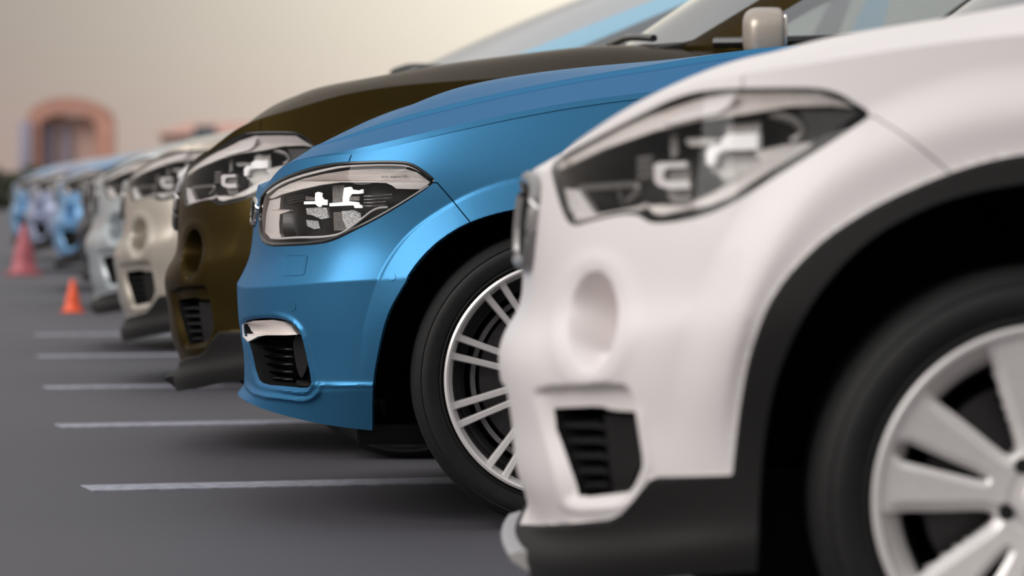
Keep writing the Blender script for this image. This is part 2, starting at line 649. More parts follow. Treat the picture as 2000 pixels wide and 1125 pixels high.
for x0, x1 in ((-w * .62, -w * .36), (-w * .16, w * .02)):
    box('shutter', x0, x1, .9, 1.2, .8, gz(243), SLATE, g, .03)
for s in (-1, 1):
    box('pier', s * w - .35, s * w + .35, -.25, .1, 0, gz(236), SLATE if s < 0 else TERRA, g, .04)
# long low building
Yb = 200.0
u = Yb / F
lb = link('low_building')
lb.location = (gx(300) * Yb / Yg, Yb, 0)
tag(lb, 'blurred low pink building with a red tiled roof, behind the bronze crossover', 'building')
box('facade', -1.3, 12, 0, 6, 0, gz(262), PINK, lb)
bm = bmesh.new()
z0, z1 = gz(262), gz(238)
vs = [bm.verts.new(v) for v in ((-1.7, -.4, z0), (12.4, -.4, z0), (12.4, 6.4, z0), (-1.7, 6.4, z0), (-.2, 3, z1), (11, 3, z1))]
for f in ((0, 1, 5, 4), (1, 2, 5), (2, 3, 4, 5), (3, 0, 4), (3, 2, 1, 0)):
    bm.faces.new([vs[i] for i in f])
bm_obj('tiled_roof', bm, ROOFT, lb, smooth=False)
for k in range(5):
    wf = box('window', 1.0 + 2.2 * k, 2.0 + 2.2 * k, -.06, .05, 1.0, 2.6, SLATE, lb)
bm = bmesh.new()
vs = []
for x in (.45, 1.55):
    vs.append([bm.verts.new((x, y, z)) for y, z in ((-.05, gz(246)), (-.9, gz(262)), (-1.1, gz(277)), (-1.05, gz(280)), (-.05, gz(279)))])
for k in range(5):
    bm.faces.new((vs[0][k], vs[0][(k + 1) % 5], vs[1][(k + 1) % 5], vs[1][k]))
bm.faces.new(vs[0])
bm.faces.new(vs[1])
bm_obj('awning', bm, TEAL, lb, smooth=False)
box('awning_rail', 1.5, 3.4, -.5, -.35, gz(268), gz(262), TEAL, lb)


def hedge(x0, x1, y, z, seed, say):
    rnd = random.Random(seed)
    bm = bmesh.new()
    for k in range(420):
        x, yy, zz = rnd.uniform(x0, x1), y + rnd.uniform(-.5, .5), rnd.uniform(.05, z) * (0.8 + .2 * math.sin(x0 + k))
        r = rnd.uniform(.10, .2)
        m = Matrix.Translation((x, yy, zz)) @ Matrix.Rotation(rnd.uniform(0, 6), 4, 'Z') @ Matrix.Rotation(rnd.uniform(0, 3), 4, 'X') @ Matrix.Diagonal((r * 1.6, r * .5, r, 1))
        bmesh.ops.create_icosphere(bm, subdivisions=1, radius=1, matrix=m)
    box_bm(bm, x0, x1, y - .35, y + .35, 0, z * .85)
    o = bm_obj('hedge', bm, LEAF, smooth=False)
    tag(o, say, 'hedge')
    return o


hedge(-17.5, -13.4, 118, 1.35, 3, 'dark olive hedge along the far left edge, beyond the last cars')


def cone(px, py, h, mat, say, tilt=0):
    Y = HC * F / (py - HY)
    t = link('traffic_cone')
    t.location = ((px - HX) / F * Y, Y, 0)
    tag(t, say, 'cone')
    k = h / .45
    lathe_obj('cone_body', [(.125 * k, .02 * k), (.118 * k, .03 * k), (.028 * k, .44 * k), (.020 * k, .45 * k), (0, .45 * k)], mat, t, 32, 'z')
    box('base', -.16 * k, .16 * k, -.16 * k, .16 * k, 0, .025 * k, mat, t, .006)
    lathe_obj('band', [(.0985 * k, .15 * k), (.0775 * k, .25 * k), (.0745 * k, .25 * k), (.0955 * k, .15 * k)], mat, t, 32, 'z', closed=True)
    return t


cone(142, 610, .185, ORANGE, 'small bright orange cone on the asphalt before the black car')
cone(47, 537, .40, REDP, 'larger faded red cone at the far left, beside the blue cars')


# ------------------------------------------------------------------ car building kit
def mirrored_mesh(me):
    m = me.copy()
    m.transform(Matrix.Diagonal((1, -1, 1, 1)))
    m.flip_normals()
    return m


MIRROR_CACHE = {}


def mirror_tree(o, parent):
    """the same part on the car's other side"""
    if o.data is None:
        c = link(o.name.split('.')[0], None, parent)
    else:
        c = link(o.name.split('.')[0], mirrored_mesh(o.data), parent)
    l = o.location
    c.location = (l[0], -l[1], l[2])
    e = o.rotation_euler
    c.rotation_euler = (-e[0], e[1], -e[2])
    for k in ('label',):
        if k in o.keys():
            c[k] = o[k]
    for ch in list(o.children):
        mirror_tree(ch, c)
    return c


def copy_tree(o, parent=None, swap=None, skip=()):
    c = o.copy()
    COL.objects.link(c)
    c.parent = parent
    if swap and o.type == 'MESH' and o.material_slots and o.material_slots[0].material in swap:
        c.material_slots[0].link = 'OBJECT'
        c.material_slots[0].material = swap[o.material_slots[0].material]
    for ch in o.children:
        if ch.name.split('.')[0] not in skip:
            copy_tree(ch, c, swap, skip)
    return c


class Car:
    def __init__(self, name, fr, paint, zf=None):
        self.fr, self.paint = fr, paint
        self.zf = zf or (lambda P: P)
        self.root = link(name)
        self.root.location = fr.o + np.array([0, 0, .003])
        self.root.rotation_euler = (0, 0, math.radians(fr.deg))

    # --- surfaces
    def take(self, grids):
        """join grid patches, weld their shared rows, add picture coordinates"""
        As, Ts, n = [], [], 0
        for G in grids:
            A, T = grid_mesh(G)
            As.append(A)
            Ts.append(T + n)
            n += len(A)
        A, T = np.concatenate(As), np.concatenate(Ts)
        k = np.round(A[:, :3], 5)
        _, first, inv = np.unique(k, axis=0, return_index=True, return_inverse=True)
        inv = inv.reshape(-1)
        A, T = A[first], inv[T]
        T = T[(T[:, 0] != T[:, 1]) & (T[:, 1] != T[:, 2]) & (T[:, 2] != T[:, 0])]
        return np.concatenate([A, self.fr.px(A[:, :3])], 1), T     # x y z u v px py

    def set_base(self, M):
        self.base = M
        A, T = M
        self.bvh = BVHTree.FromPolygons([tuple(p) for p in A[:, :3]], T.tolist())

    def S(self, px, py, depth=0.0):
        """the point of the body seen at a traced position, moved depth metres inward"""
        o, d = self.fr.ray(px, py)
        h, n, i, _ = self.bvh.ray_cast(o, d)
        if h is None:
            best = None
            for k in range(400):
                q = o + d * ((self.fr.o[1]) * 0.8 + k * 0.01)
                h2, n2, i2, dd = self.bvh.find_nearest(q)
                if best is None or dd < best[0]:
                    best = (dd, h2, n2)
            h, n = best[1], best[2]
        n = Vector(n)
        if n.dot(d) > 0:
            n = -n
        inw = (Vector((0.30, 1.0, 0)).normalized() * 0.75 - n * 0.25)
        return h + inw * depth

    def S_front(self, y, z, depth=0.0):
        h, n, i, _ = self.bvh.ray_cast(Vector((-3, y, z)), Vector((1, 0, 0)))
        if h is None:
            h = Vector((0.05, y, z))
        return Vector(h) + Vector((depth, 0, 0))

    # --- parts
    def mesh(self, name, P, T, mat, parent=None, smooth=True, angle=38):
        P = self.zf(np.array(P, float))
        return link(name, mesh_np(name, P, T, mat, smooth, angle), parent or self.root)

    def panel(self, name, M, mat, parent=None, th=0.012, both=False, off=0.0):
        A, T = M
        P = A[:, :3].copy()
        if off:
            P += normals(P, T) * off
        if th:
            P, T = thicken(P, T, th)
        if both:
            n = len(P)
            P = np.concatenate([P, P * np.array([1, -1, 1])])
            T = np.concatenate([T, T[:, ::-1] + n])
        return self.mesh(name, P, T, mat, parent)

    def bowl(self, name, M, s, depth, fall, mat, parent=None, n=None):
        """the part of the skin inside s < 0 pressed inward: a housing or duct behind a hole"""
        A, T = M
        nn = normals(A[:, :3], T) if n is None else n
        B = np.concatenate([A[:, :3], nn, s[:, None]], 1)
        B, T2 = clip((B, T), s)
        P = B[:, :3] - B[:, 3:6] * (depth * sstep(-B[:, 6], 0.0, fall))[:, None]
        return self.mesh(name, P, T2, mat, parent)

    def plate(self, name, poly, d0, d1, mat, parent=None, step=6.0, round_=0, front=False):
        """a solid shape that follows the body: outline traced on it, front at depth d0, back at d1"""
        P = chaikin(poly, round_) if round_ else np.asarray(poly, float)
        P = dense(P, step)
        hit = self.S_front if front else self.S
        bm = bmesh.new()
        a = [bm.verts.new(hit(p[0], p[1], d0)) for p in P]
        b = [bm.verts.new(hit(p[0], p[1], d1)) for p in P]
        n = len(P)
        for i in range(n):
            j = (i + 1) % n
            bm.faces.new((a[i], a[j], b[j], b[i]))
        for t in tessellate_polygon([[Vector((p[0], p[1], 0)) for p in P]]):
            try:
                bm.faces.new([a[i] for i in t])
                bm.faces.new([b[i] for i in t])
            except ValueError:
                pass
        for v in bm.verts:
            v.co = Vector(self.zf(np.array([v.co]))[0])
        return bm_obj(name, bm, mat, parent or self.root, angle=30)

    def tube(self, name, path, rad, depth, mat, parent=None, step=8.0, round_=2, closed=False, n=8, front=False):
        P = chaikin(path, round_, closed) if round_ else np.asarray(path, float)
        P = dense(P, step, closed)
        if closed:
            P = np.concatenate([P, P[:1]])
        hit = self.S_front if front else self.S
        pts = [hit(p[0], p[1], depth) for p in P]
        pts = [Vector(self.zf(np.array([q]))[0]) for q in pts]
        bm = bmesh.new()
        tube_bm(bm, pts, rad, n)
        return bm_obj(name, bm, mat, parent or self.root)


def side_circle(A, cx, cz, R):
    """> 0 inside a round opening in the flank"""
    return 1500 * (R - np.hypot(A[:, 0] - cx, A[:, 2] - cz))


def cowl_x(y):
    return 1.24 + 0.20 * (np.abs(y) / 0.74) ** 2


def make_wheel_well(car, cx, cz, R, half):
    """black liner over a wheel"""
    bm = bmesh.new()
    ring = []
    for i in range(33):
        a = math.radians(-9 + 198 * i / 32)
        x = cx + R * math.cos(a)
        yo = min(half - 0.03, float(np.interp(x - .03, PX, -PY)) * half / .87 - .05)
        ring.append([bm.verts.new((x, y, cz + R * math.sin(a))) for y in (-yo, -half + .40)])
    for i in range(32):
        bm.faces.new((ring[i][0], ring[i][1], ring[i + 1][1], ring[i + 1][0]))
    bm.faces.new([r[1] for r in ring])
    return bm_obj('wheel_well', bm, BLACK, car.root, recalc=False)


GH_BASE = np.array([(1.22, 0, 1.005), (1.25, -.30, 1.005), (1.34, -.58, 1.005), (1.45, -.735, 1.01), (1.60, -.79, 1.01), (2.45, -.835, 1.03),
                    (3.25, -.83, 1.05), (3.75, -.76, 1.07), (4.03, -.60, 1.08), (4.13, -.3, 1.08), (4.15, 0, 1.08)])
GH_CANT = np.array([(1.96, 0, 1.45), (1.98, -.26, 1.445), (2.03, -.47, 1.425), (2.12, -.575, 1.40), (2.25, -.61, 1.415), (2.62, -.62, 1.43),
                    (3.2, -.61, 1.41), (3.6, -.57, 1.37), (3.82, -.45, 1.34), (3.92, -.22, 1.34), (3.94, 0, 1.34)])


def build_cabin(car, glass=None, dz=0.0, dx=0.0, sx=1.0, sz=1.0, mirror_at=None, cap=None, ms=1.0, xmap=None):
    base, cant = GH_BASE.copy(), GH_CANT.copy()
    for a in (base, cant):
        a[:, 2] = 1.0 + (a[:, 2] - 1.0) * sz + dz
        a[:, 0] = 1.22 + (a[:, 0] - 1.22) * sx + dx
    if xmap:
        for a in (base, cant):
            a[:, 0] = np.interp(a[:, 0], xmap[0], xmap[1])
    mid = (base + cant) / 2
    mid[:, 1] *= 1.035
    mid[:3, 0] -= 0.02
    mid[:3, 2] += 0.015
    r3, r4 = cant.copy(), cant.copy()
    r3[:, 1] *= 0.5
    r4[:, 1] = 0
    xm = np.array([0.05, .08, .12, .14, .1, 0, 0, -.03, -.06, -.08, -.05])
    r3[:, 0] += xm * 0.5
    r4[:, 0] += xm
    r3[0, 0], r4[0, 0] = cant[0, 0] + .03, cant[0, 0] + .06
    r4[:, 2] = np.interp(r4[:, 0], cant[0, 0] + np.array([0, .25, .65, 1.15, 1.65, 2.0]), cant[0, 2] + np.array([.004, .024, .038, .028, -.02, -.10]))
    r3[:, 2] = (cant[:, 2] + r4[:, 2]) / 2 + np.array([.002, .005, .01, .014, .014, .014, .014, .012, .01, .006, .002])
    net = np.stack([base, mid, cant, r3, r4])
    d = np.linalg.norm(np.diff(net[:3], axis=1), axis=2).mean(0)
    ku = np.concatenate([[0], np.cumsum(np.maximum(d, .02))])
    st = [.025] * 10
    G = [surface(net, 0, 2, .03, st, ku), surface(net, 2, 4, .04, st, ku)]
    skirt = base.copy()
    skirt[:, 2] -= .11
    skirt[:, 0] += .02
    sk = surface(np.stack([skirt, base, mid]), 0, 1, .06, st, ku)
    sk[..., 4] -= 1
    A, T = car.take([sk] + G)
    uv = A[:, 3:5]
    defs = [('windshield', [(-1, .10), (2.72, .06), (2.72, 1.88), (-1, 1.90)], None, 0),
            ('side_window', [(3.55, .05), (4.92, .05), (4.92, 1.80), (3.95, 1.80), (3.5, 1.6)], None, 1),
            ('side_window', [(5.06, .10), (6.3, .12), (6.2, 1.75), (5.06, 1.80)], None, 1),
            ('rear_window', [(8.1, .15), (11, .15), (11, 1.8), (8.3, 1.8)], None, 0)]
    rest = (A, T)
    for nm, poly, _, sidep in defs:
        s = sdf(rest[0][:, 3:5], poly)
        w = clip(rest, s)
        rest = clip(rest, -s)
        o = car.panel(nm, w, GLASS if sidep else (glass or GLASS_BRIGHT), th=0, both=not sidep)
        if sidep:
            mirror_tree(o, car.root)
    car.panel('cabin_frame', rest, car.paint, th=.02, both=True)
    # rubber strip along the foot of the side windows
    bm = bmesh.new()
    pts = [Vector((p[0], p[1] - .006, p[2] + .006)) for p in np.stack([np.interp(np.linspace(3.3, 6.6, 24), np.arange(11), base[:, k]) for k in range(3)], 1)]
    tube_bm(bm, pts, .014, 8)
    t = bm_obj('window_trim', bm, GLOSSBLACK, car.root)
    mirror_tree(t, car.root)
    # cowl and wipers
    bm = bmesh.new()
    P = np.linspace(-.70, .70, 29)
    vs = []
    for y in P:
        x = float(np.interp(abs(y), -base[:4, 1], base[:4, 0]))
        z = base[0, 2]
        vs.append([bm.verts.new((x - .11, y, z - .005)), bm.verts.new((x - .05, y, z + .004)), bm.verts.new((x + .02, y, z + .016)), bm.verts.new((x + .02, y, z - .05)), bm.verts.new((x - .11, y, z - .05))])
    for i in range(len(vs) - 1):
        for k in range(5):
            bm.faces.new((vs[i][k], vs[i][(k + 1) % 5], vs[i + 1][(k + 1) % 5], vs[i + 1][k]))
    bm.faces.new(vs[0])
    bm.faces.new(vs[-1])
    bm_obj('cowl_panel', bm, PLASTIC, car.root)
    for y0, y1 in ((-.58, .05), (.02, .62)):
        bm = bmesh.new()
        pts = []
        for k in range(9):
            y = y0 + (y1 - y0) * k / 8
            x = float(np.interp(abs(y), -base[:4, 1], base[:4, 0])) + .02
            pts.append(Vector((x - .02 + .02 * math.sin(k / 8 * 3.1), y, base[0, 2] + .030 + .012 * math.sin(k / 8 * 3.1))))
        tube_bm(bm, pts, .010, 8)
        w = bm_obj('wiper', bm, GLOSSBLACK, car.root)
    # door mirror
    mx, my, mz = mirror_at or (1.62, -1.0, 1.09)
    bm = bmesh.new()
    bmesh.ops.create_uvsphere(bm, u_segments=32, v_segments=20, radius=1.0)
    for v in bm.verts:
        c = v.co
        q = [math.copysign(abs(a) ** 0.55, a) for a in c]
        x = q[0] * .062
        if c.x > 0.25:
            x = .030 + (c.x - .25) * .012
        v.co = (mx + x * ms, my + q[1] * .10, mz + q[2] * .062 * ms + .012 * q[1])
    m = bm_obj('door_mirror', bm, cap or car.paint, car.root, angle=50)
    box('mirror_glass', mx + .036, mx + .046, my - .078, my + .078, mz - .046, mz + .046, CHROME, m, .006)
    bm = bmesh.new()
    tube_bm(bm, [(mx + .0, my + .07, mz - .05), (mx + .005, my + .12, mz - .07), (mx + .01, my + .20, mz - .078)], [.022, .02, .026], 10)
    bm_obj('mirror_stalk', bm, PLASTIC, m)
    mirror_tree(m, car.root)


def build_interior(car, zs=0.0):
    box('dashboard', 1.30, 1.62, -.66, .66, .72, .97 + zs, LEATHER, car.root, .05)
    for x in (2.15, 3.0):
        for y in (-.36, .36):
            bm = bmesh.new()
            box_bm(bm, x - .28, x + .26, y - .25, y + .25, .42, .58, .05)
            bm2 = [(x + .20, .50), (x + .30, .78), (x + .36, 1.0)]
            box_bm(bm, x + .17, x + .31, y - .24, y + .24, .45, .93, .05)
            box_bm(bm, x + .20, x + .29, y - .12, y + .12, .93, 1.07, .035)
            bm_obj('seat', bm, LEATHER, car.root)
    bm = bmesh.new()
    pts = [Vector((1.72 + .05 * math.sin(a), -.36 + .18 * math.cos(a), .90 + .16 * math.sin(a))) for a in [2 * math.pi * k / 24 for k in range(25)]]
    tube_bm(bm, pts, .014, 8)
    bm_obj('steering_wheel', bm, LEATHER, car.root)
    box('cabin_floor', 1.05, 4.0, -.78, .78, .24, .40, BLACK, car.root, .01)


def finish_top(car, hood_M):
    """bonnet, and the shoulder strip under the windows"""
    A, T = hood_M
    f = A[:, 0] - (cowl_x(A[:, 1]) + car.cowl_dx - .03)
    car.panel('hood', clip(hood_M, f), car.paint, both=True)
    deck = clip(hood_M, -f + .004)
    g = np.minimum(.772 - np.abs(deck[0][:, 1]), 4.05 - deck[0][:, 0])
    car.panel('shoulder_panel', clip(deck, g), car.paint, both=True)


def finish_flank(car, M, x_door):
    """front wing, doors and rear quarter from the flank"""
    A = M[0]
    cuts = (x_door, 2.45, 3.25, 99)
    names = ('front_fender', 'door', 'door', 'rear_quarter')
    lo = -99
    for nm, hi in zip(names, cuts):
        p = clip(M, M[0][:, 0] - (hi - .002))
        p = clip(p, (lo + .002) - p[0][:, 0])
        if nm == 'rear_quarter':
            tl = sdf(p[0][:, [1, 2]], [(-.92, .72), (-.35, .74), (-.40, .90), (-.92, .93)])
            tl = np.maximum(tl, 3.85 - p[0][:, 0])
            t = car.panel('tail_light', clip(p, tl), TAIL)
            mirror_tree(t, car.root)
            p = clip(p, -tl)
            car.panel('rear_quarter', p, car.paint, both=True)
        else:
            o = car.panel(nm, p, car.paint)
            if nm == 'door':
                d = .045
                bm = bmesh.new()
                tube_bm(bm, [(hi - .28, car.flank_y - .00, .84), (hi - .26, car.flank_y - .03, .845), (hi - .10, car.flank_y - .03, .85), (hi - .08, car.flank_y, .85)], .012, 8)
                bm_obj('door_handle', bm, car.paint, o)
            mirror_tree(o, car.root)
        lo = hi


# ------------------------------------------------------------------ wheels
def tyre_profile(R, r, w):
    t = R - r
    p = [(r - .002, .010), (r + .004, .001), (r + t * .10, -.006), (r + t * .16, -.0045), (r + t * .20, -.008), (r + t * .45, -.012), (r + t * .66, -.010),
         (r + t * .70, -.0075), (r + t * .74, -.0085), (R - .011, .002), (R - .004, .012), (R - .001, .024)]
    for y in (.055, .095, .135, .17):
        p += [(R, y - .006), (R - .007, y - .004), (R - .007, y + .004), (R, y + .006)]
    p += [(R - .001, w - .024), (R - .01, w - .004), (r + t * .5, w + .01), (r, w - .005)]
    return p


def add_bolts(parent, r, y, a0, size, mat):
    for k in range(5):
        a = math.radians(a0 + 72 * k)
        V, Q = lathe([(0, 0), (size, 0), (size, .012), (0, .012)], 12)
        bm = bmesh.new()
        vs = [bm.verts.new((v[0] + r * math.cos(a), v[1] + y, v[2] + r * math.sin(a))) for v in V]
        for q in Q:
            try:
                bm.faces.new([vs[i] for i in q])
            except ValueError:
                pass
        bmesh.ops.remove_doubles(bm, verts=bm.verts, dist=1e-5)
        bm_obj('wheel_bolt', bm, mat, parent)


def fine_spoke_wheel(car, loc, R, r):
    """ten slim pairs of spokes"""
    w = link('wheel', None, car.root)
    w.location = loc
    lathe_obj('tire', tyre_profile(R, r, .21), RUBBER, w, 128)
    lathe_obj('rim', [(r + .001, .006), (r, -.003), (r - .005, -.006), (r - .009, -.004), (r - .012, .004), (r - .016, .016), (r - .022, .034)], ALLOY, w, 128)
    lathe_obj('rim_barrel', [(r - .012, .010), (r - .024, .034), (r - .028, .06), (r - .044, .075), (r - .044, .17), (r - .02, .20)], BARREL, w, 96)
    lathe_obj('brake_disc', [(.06, .082), (.165, .082), (.168, .085), (.168, .10), (.06, .10)], STEEL, w, 64)
    lathe_obj('brake_ring', [(r - .066, .058), (r - .056, .056), (r - .054, .066), (r - .066, .066)], ALLOYGREY, w, 96, closed=True)
    lathe_obj('hub', [(0, .012), (.030, .012), (.033, .016), (.036, .022), (.066, .026), (.075, .032), (.075, .07), (0, .07)], ALLOY, w, 64)
    add_bolts(w, .053, .018, 163, .010, DARKGREY)
    for s in (-1, 1):
        bm = bmesh.new()
        secs = []
        for (rr, off, hw, y, dp) in ((.058, .011, .0075, .028, .03), (.11, .0135, .0062, .022, .03), (.17, .0165, .0060, .012, .03), (r - .020, .0195, .0068, .003, .03), (r - .007, .0205, .0085, -.002, .02)):
            secs.append([bm.verts.new((rr, yy, off * s + zz)) for yy, zz in ((y + dp, -hw * 1.25), (y + .006, -hw * 1.15), (y, -hw * .75), (y, hw * .75), (y + .006, hw * 1.15), (y + dp, hw * 1.25))])
        for i in range(len(secs) - 1):
            for q in range(6):
                bm.faces.new((secs[i][q], secs[i][(q + 1) % 6], secs[i + 1][(q + 1) % 6], secs[i + 1][q]))
        bm.faces.new(secs[0])
        bm.faces.new(secs[-1])
        o = bm_obj('spoke', bm, ALLOY, w, angle=30)
        o.rotation_euler = (0, -math.radians(163), 0)
        for k in range(1, 10):
            c = o.copy()
            COL.objects.link(c)
            c.parent = w
            c.rotation_euler = (0, -math.radians(163 + 36 * k), 0)
    return w


def twin_spoke_wheel(car, loc, R, r, a0=161):
    """five broad spokes, each split by a slot"""
    w = link('wheel', None, car.root)
    w.location = loc
    lathe_obj('tire', tyre_profile(R, r, .22), RUBBER, w, 128)
    lathe_obj('rim', [(r + .001, .006), (r, -.003), (r - .004, -.007), (r - .010, -.005), (r - .014, .004), (r - .020, .012), (r - .034, .030), (r - .040, .050)], ALLOY, w, 128)
    lathe_obj('rim_barrel', [(r - .040, .048), (r - .046, .07), (r - .046, .17), (r - .02, .21)], BARREL, w, 96)
    lathe_obj('brake_disc', [(.06, .10), (.150, .10), (.153, .103), (.153, .118), (.06, .118)], STEEL, w, 64)
    lathe_obj('hub', [(0, .016), (.026, .016), (.029, .018), (.031, .024), (.060, .024), (.070, .030), (.070, .09), (0, .09)], ALLOY, w, 64)
    add_bolts(w, .0535, .020, a0 + 36, .0105, GLOSSBLACK)

    def pol(L):
        return [(rr * r * math.cos(math.radians(a)), rr * r * math.sin(math.radians(a))) for rr, a in L]
    outline = chaikin(pol([(.958, -23), (.962, -12), (.965, 0), (.962, 12), (.958, 23), (.84, 23.2), (.60, 25.2), (.38, 28), (.325, 31), (.30, 36.5), (.17, 36.5), (.17, 0), (.17, -36.5), (.30, -36.5), (.325, -31), (.38, -28), (.60, -25.2), (.84, -23.2)]), 1)
    slot = chaikin([(.36 * r, -.016 * r), (.62 * r, -.036 * r), (.92 * r, -.060 * r), (.92 * r, .060 * r), (.62 * r, .036 * r), (.36 * r, .016 * r)], 1)
    rr, aa = np.linspace(.17 * r, .97 * r, 80), np.radians(np.linspace(-37, 37, 90))
    Rg, Ag = np.meshgrid(rr, aa)
    x, z = Rg * np.cos(Ag), Rg * np.sin(Ag)
    G = np.stack([x, x * 0, z], -1)
    A, T = grid_mesh(G)
    so = sdf(A[:, [0, 2]], outline)
    sl = sdf(A[:, [0, 2]], slot)
    s = np.maximum(so, -sl)
    rad = np.hypot(A[:, 0], A[:, 2]) / r
    y = np.interp(rad, [.17, .30, .45, .70, .90, .97], [.022, .020, .016, .008, .001, -.003])
    edge = 1 - sstep(-so, 0.0, .014)
    y += .011 * edge * sstep(rad, .95, .75)
    y += .006 * (1 - sstep(sl, 0, .008)) * sstep(rad, .97, .85)
    A[:, 1] = y
    P, T = clip((A, T), s)
    n = normals(P, T)
    if n[:, 1].mean() > 0:
        T = T[:, ::-1]
    P, T = thicken(P, T, .028)
    me = mesh_np('spoke', P, T, ALLOY, True, 30)
    for k in range(5):
        o = link('spoke', me, w)
        o.rotation_euler = (0, -math.radians(a0 + 72 * k), 0)
    return w


def place_wheels(car, first, xr):
    """the other three wheels"""
    f = first.location
    for x, side in ((xr, -1), (f.x, 1), (xr, 1)):
        w = copy_tree(first, car.root)
        w.location = (x, f.y * -side, f.z)
        if side == 1:
            w.rotation_euler = (0, 0, math.pi)


# ------------------------------------------------------------------ the blue hatchback, in focus
def conv(L, ox, oy, k):
    return [(ox + k * x, oy + k * y) for x, y in L]


def build_blue():
    ov, Rw, rim = .675, .305, .240
    fr = Frame(0, 0, 3.0)
    fr.o = np.array([.101, 7.93, 0]) - np.array([ov, -.87, 0]) @ fr.R.T
    car = Car('hatchback', fr, PAINT_BLUE)
    car.flank_y, car.cowl_dx = -.875, .22
    R = []
    # height at nose, wheel, door; half width; traced outline of the nose
    for zn, zw, zd, half, sil in ((.234, .178, .17, .775, 465), (.252, .290, .29, .842, 477), (.325, .36, .38, .858, 476), (.377, .42, .46, .866, 469),
                                  (.480, .515, .55, .876, 463), (.536, .575, .64, .872, 486), (.613, .655, .74, .868, 495), (.672, .74, .85, .862, 499)):
        R.append(fit_row(fr, row_z(zn, zw, zd), half, sil))
    hoodx = [509, 530, 567, 640, 694, 750, 800, 887, 960, 1060, 1200, 1450, 1700]
    hoody = [368, 344, 318, 304, 297, 285, 273, 252, 236, 215, 194, 165, 146]
    n8 = R[-1][0, 0] + .006
    r8 = np.stack([n8 + PX, PY * .835 / .87, np.full(18, .700)], 1)
    for c in range(18):
        if 3 <= c <= 10:
            r8[c, 2] = curve_z(fr, r8[c, 0], r8[c, 1], hoodx, hoody)
        elif c > 10:
            r8[c, 2] = (.955, .97, .985, .99, .99, .99, .99)[c - 11]
    R.append(r8)

    def hood_row(xs, ys, zc, cx, cy, tail_x, tail_z):
        P = np.zeros((18, 3))
        for c in range(18):
            if c < 11:
                P[c] = (xs[c], ys[c], 0)
                P[c, 2] = zc[c] if c < len(zc) else curve_z(fr, xs[c], ys[c], cx, cy)
            else:
                k = c - 11
                P[c] = (tail_x[k], ys[c], tail_z[k])
        return P
    o = n8 - .03
    r9 = hood_row([o + .085, o + .09, o + .105, o + .145, o + .205, o + .30, o + .42, o + .55, o + .70, .91, 1.15],
                  [0, -.14, -.29, -.43, -.53, -.595, -.63, -.645, -.65, -.655, -.66] + [-.70, -.70, -.68, -.60, -.45, -.22, 0],
                  [.722, .722, .722], [520, 545, 570, 600, 660, 740, 840, 960, 1090, 1300, 1500, 1700], [352, 328, 309, 297, 275, 248, 219, 190, 163, 128, 99, 80],
                  [1.62, 2.6, 3.4, 3.9, 4.08, 4.15, 4.17], [.965, .985, 1.0, 1.0, 1.0, 1.0, 1.0])
    silx = [545, 567, 600, 640, 697, 760, 830, 900, 1000, 1100, 1200, 1350, 1500, 1700]
    sily = [322, 308, 289, 270, 252, 225, 197, 176, 155, 142, 130, 115, 98, 76]
    r10 = hood_row([o + .20, o + .205, o + .22, o + .255, o + .315, o + .40, o + .50, o + .62, o + .76, .96, 1.18],
                   [0, -.09, -.18, -.27, -.33, -.37, -.39, -.40, -.405, -.41, -.42] + [-.46, -.46, -.45, -.40, -.30, -.15, 0],
                   [.752, .752, .752], silx, sily, [1.64, 2.6, 3.4, 3.85, 4.0, 4.06, 4.08], [.97, .99, 1.0, 1.0, 1.0, 1.0, 1.0])
    r11 = hood_row([o + .34, o + .345, o + .36, o + .39, o + .44, o + .51, o + .60, o + .71, o + .84, 1.02, 1.22], [0.0] * 18,
                   [], silx, [v + 3 for v in sily], [1.66, 2.6, 3.4, 3.8, 3.9, 3.95, 3.97], [.975, .995, 1.0, 1.0, 1.0, 1.0, 1.0])
    R += [r9, r10, r11]
    net = np.stack(R)
    d = np.linalg.norm(np.diff(net[:9], axis=1), axis=2).mean(0)
    ku = np.concatenate([[0], np.cumsum(np.maximum(d, .02))])
    st = [.012, .008, .0035, .003, .003, .003, .0032, .004, .005, .007, .03, .06, .06, .05, .05, .05, .05]
    lower = car.take([surface(net, 0, 1, .004, st, ku), surface(net, 1, 4, .0032, st, ku), surface(net, 4, 8, .0034, st, ku)])
    hood = car.take([surface(net, 8, 9, .004, st, ku), surface(net, 9, 11, .005, st, ku)])
    hn = normals(hood[0][:, :3], hood[1])
    hv = hood[0][:, 4]
    crease = .0035 * np.exp(-((hv - 9) / .045) ** 2) - .003 * np.exp(-((hv - 8.90) / .06) ** 2) + .004 * (1 - sstep(hv, 8, 8.04))
    hood[0][:, :3] += hn * (crease * sstep(hood[0][:, 0], .10, .30))[:, None]
    A, T = lower
    px = A[:, 5:7]
    left = A[:, 0] < 2.0
    arch = [(727, 1400), (727, 856), (727, 753), (738, 696), (757, 620), (785, 569), (818, 516), (863, 470), (920, 435), (1002, 411), (1097, 402),
            (1192, 411), (1274, 435), (1331, 470), (1376, 516), (1409, 569), (1437, 620), (1456, 696), (1467, 753), (1467, 1400)]
    archs = np.concatenate([arch[:1], chaikin(arch[1:-1], 2, False), arch[-1:]])
    flare = [(690, 1400), (700, 700), (735, 560), (772, 492), (818, 443), (893, 395), (945, 372), (1008, 354), (1097, 346), (1192, 354), (1255, 372), (1310, 395), (1380, 443), (1425, 492), (1460, 560), (1495, 700), (1505, 1400)]
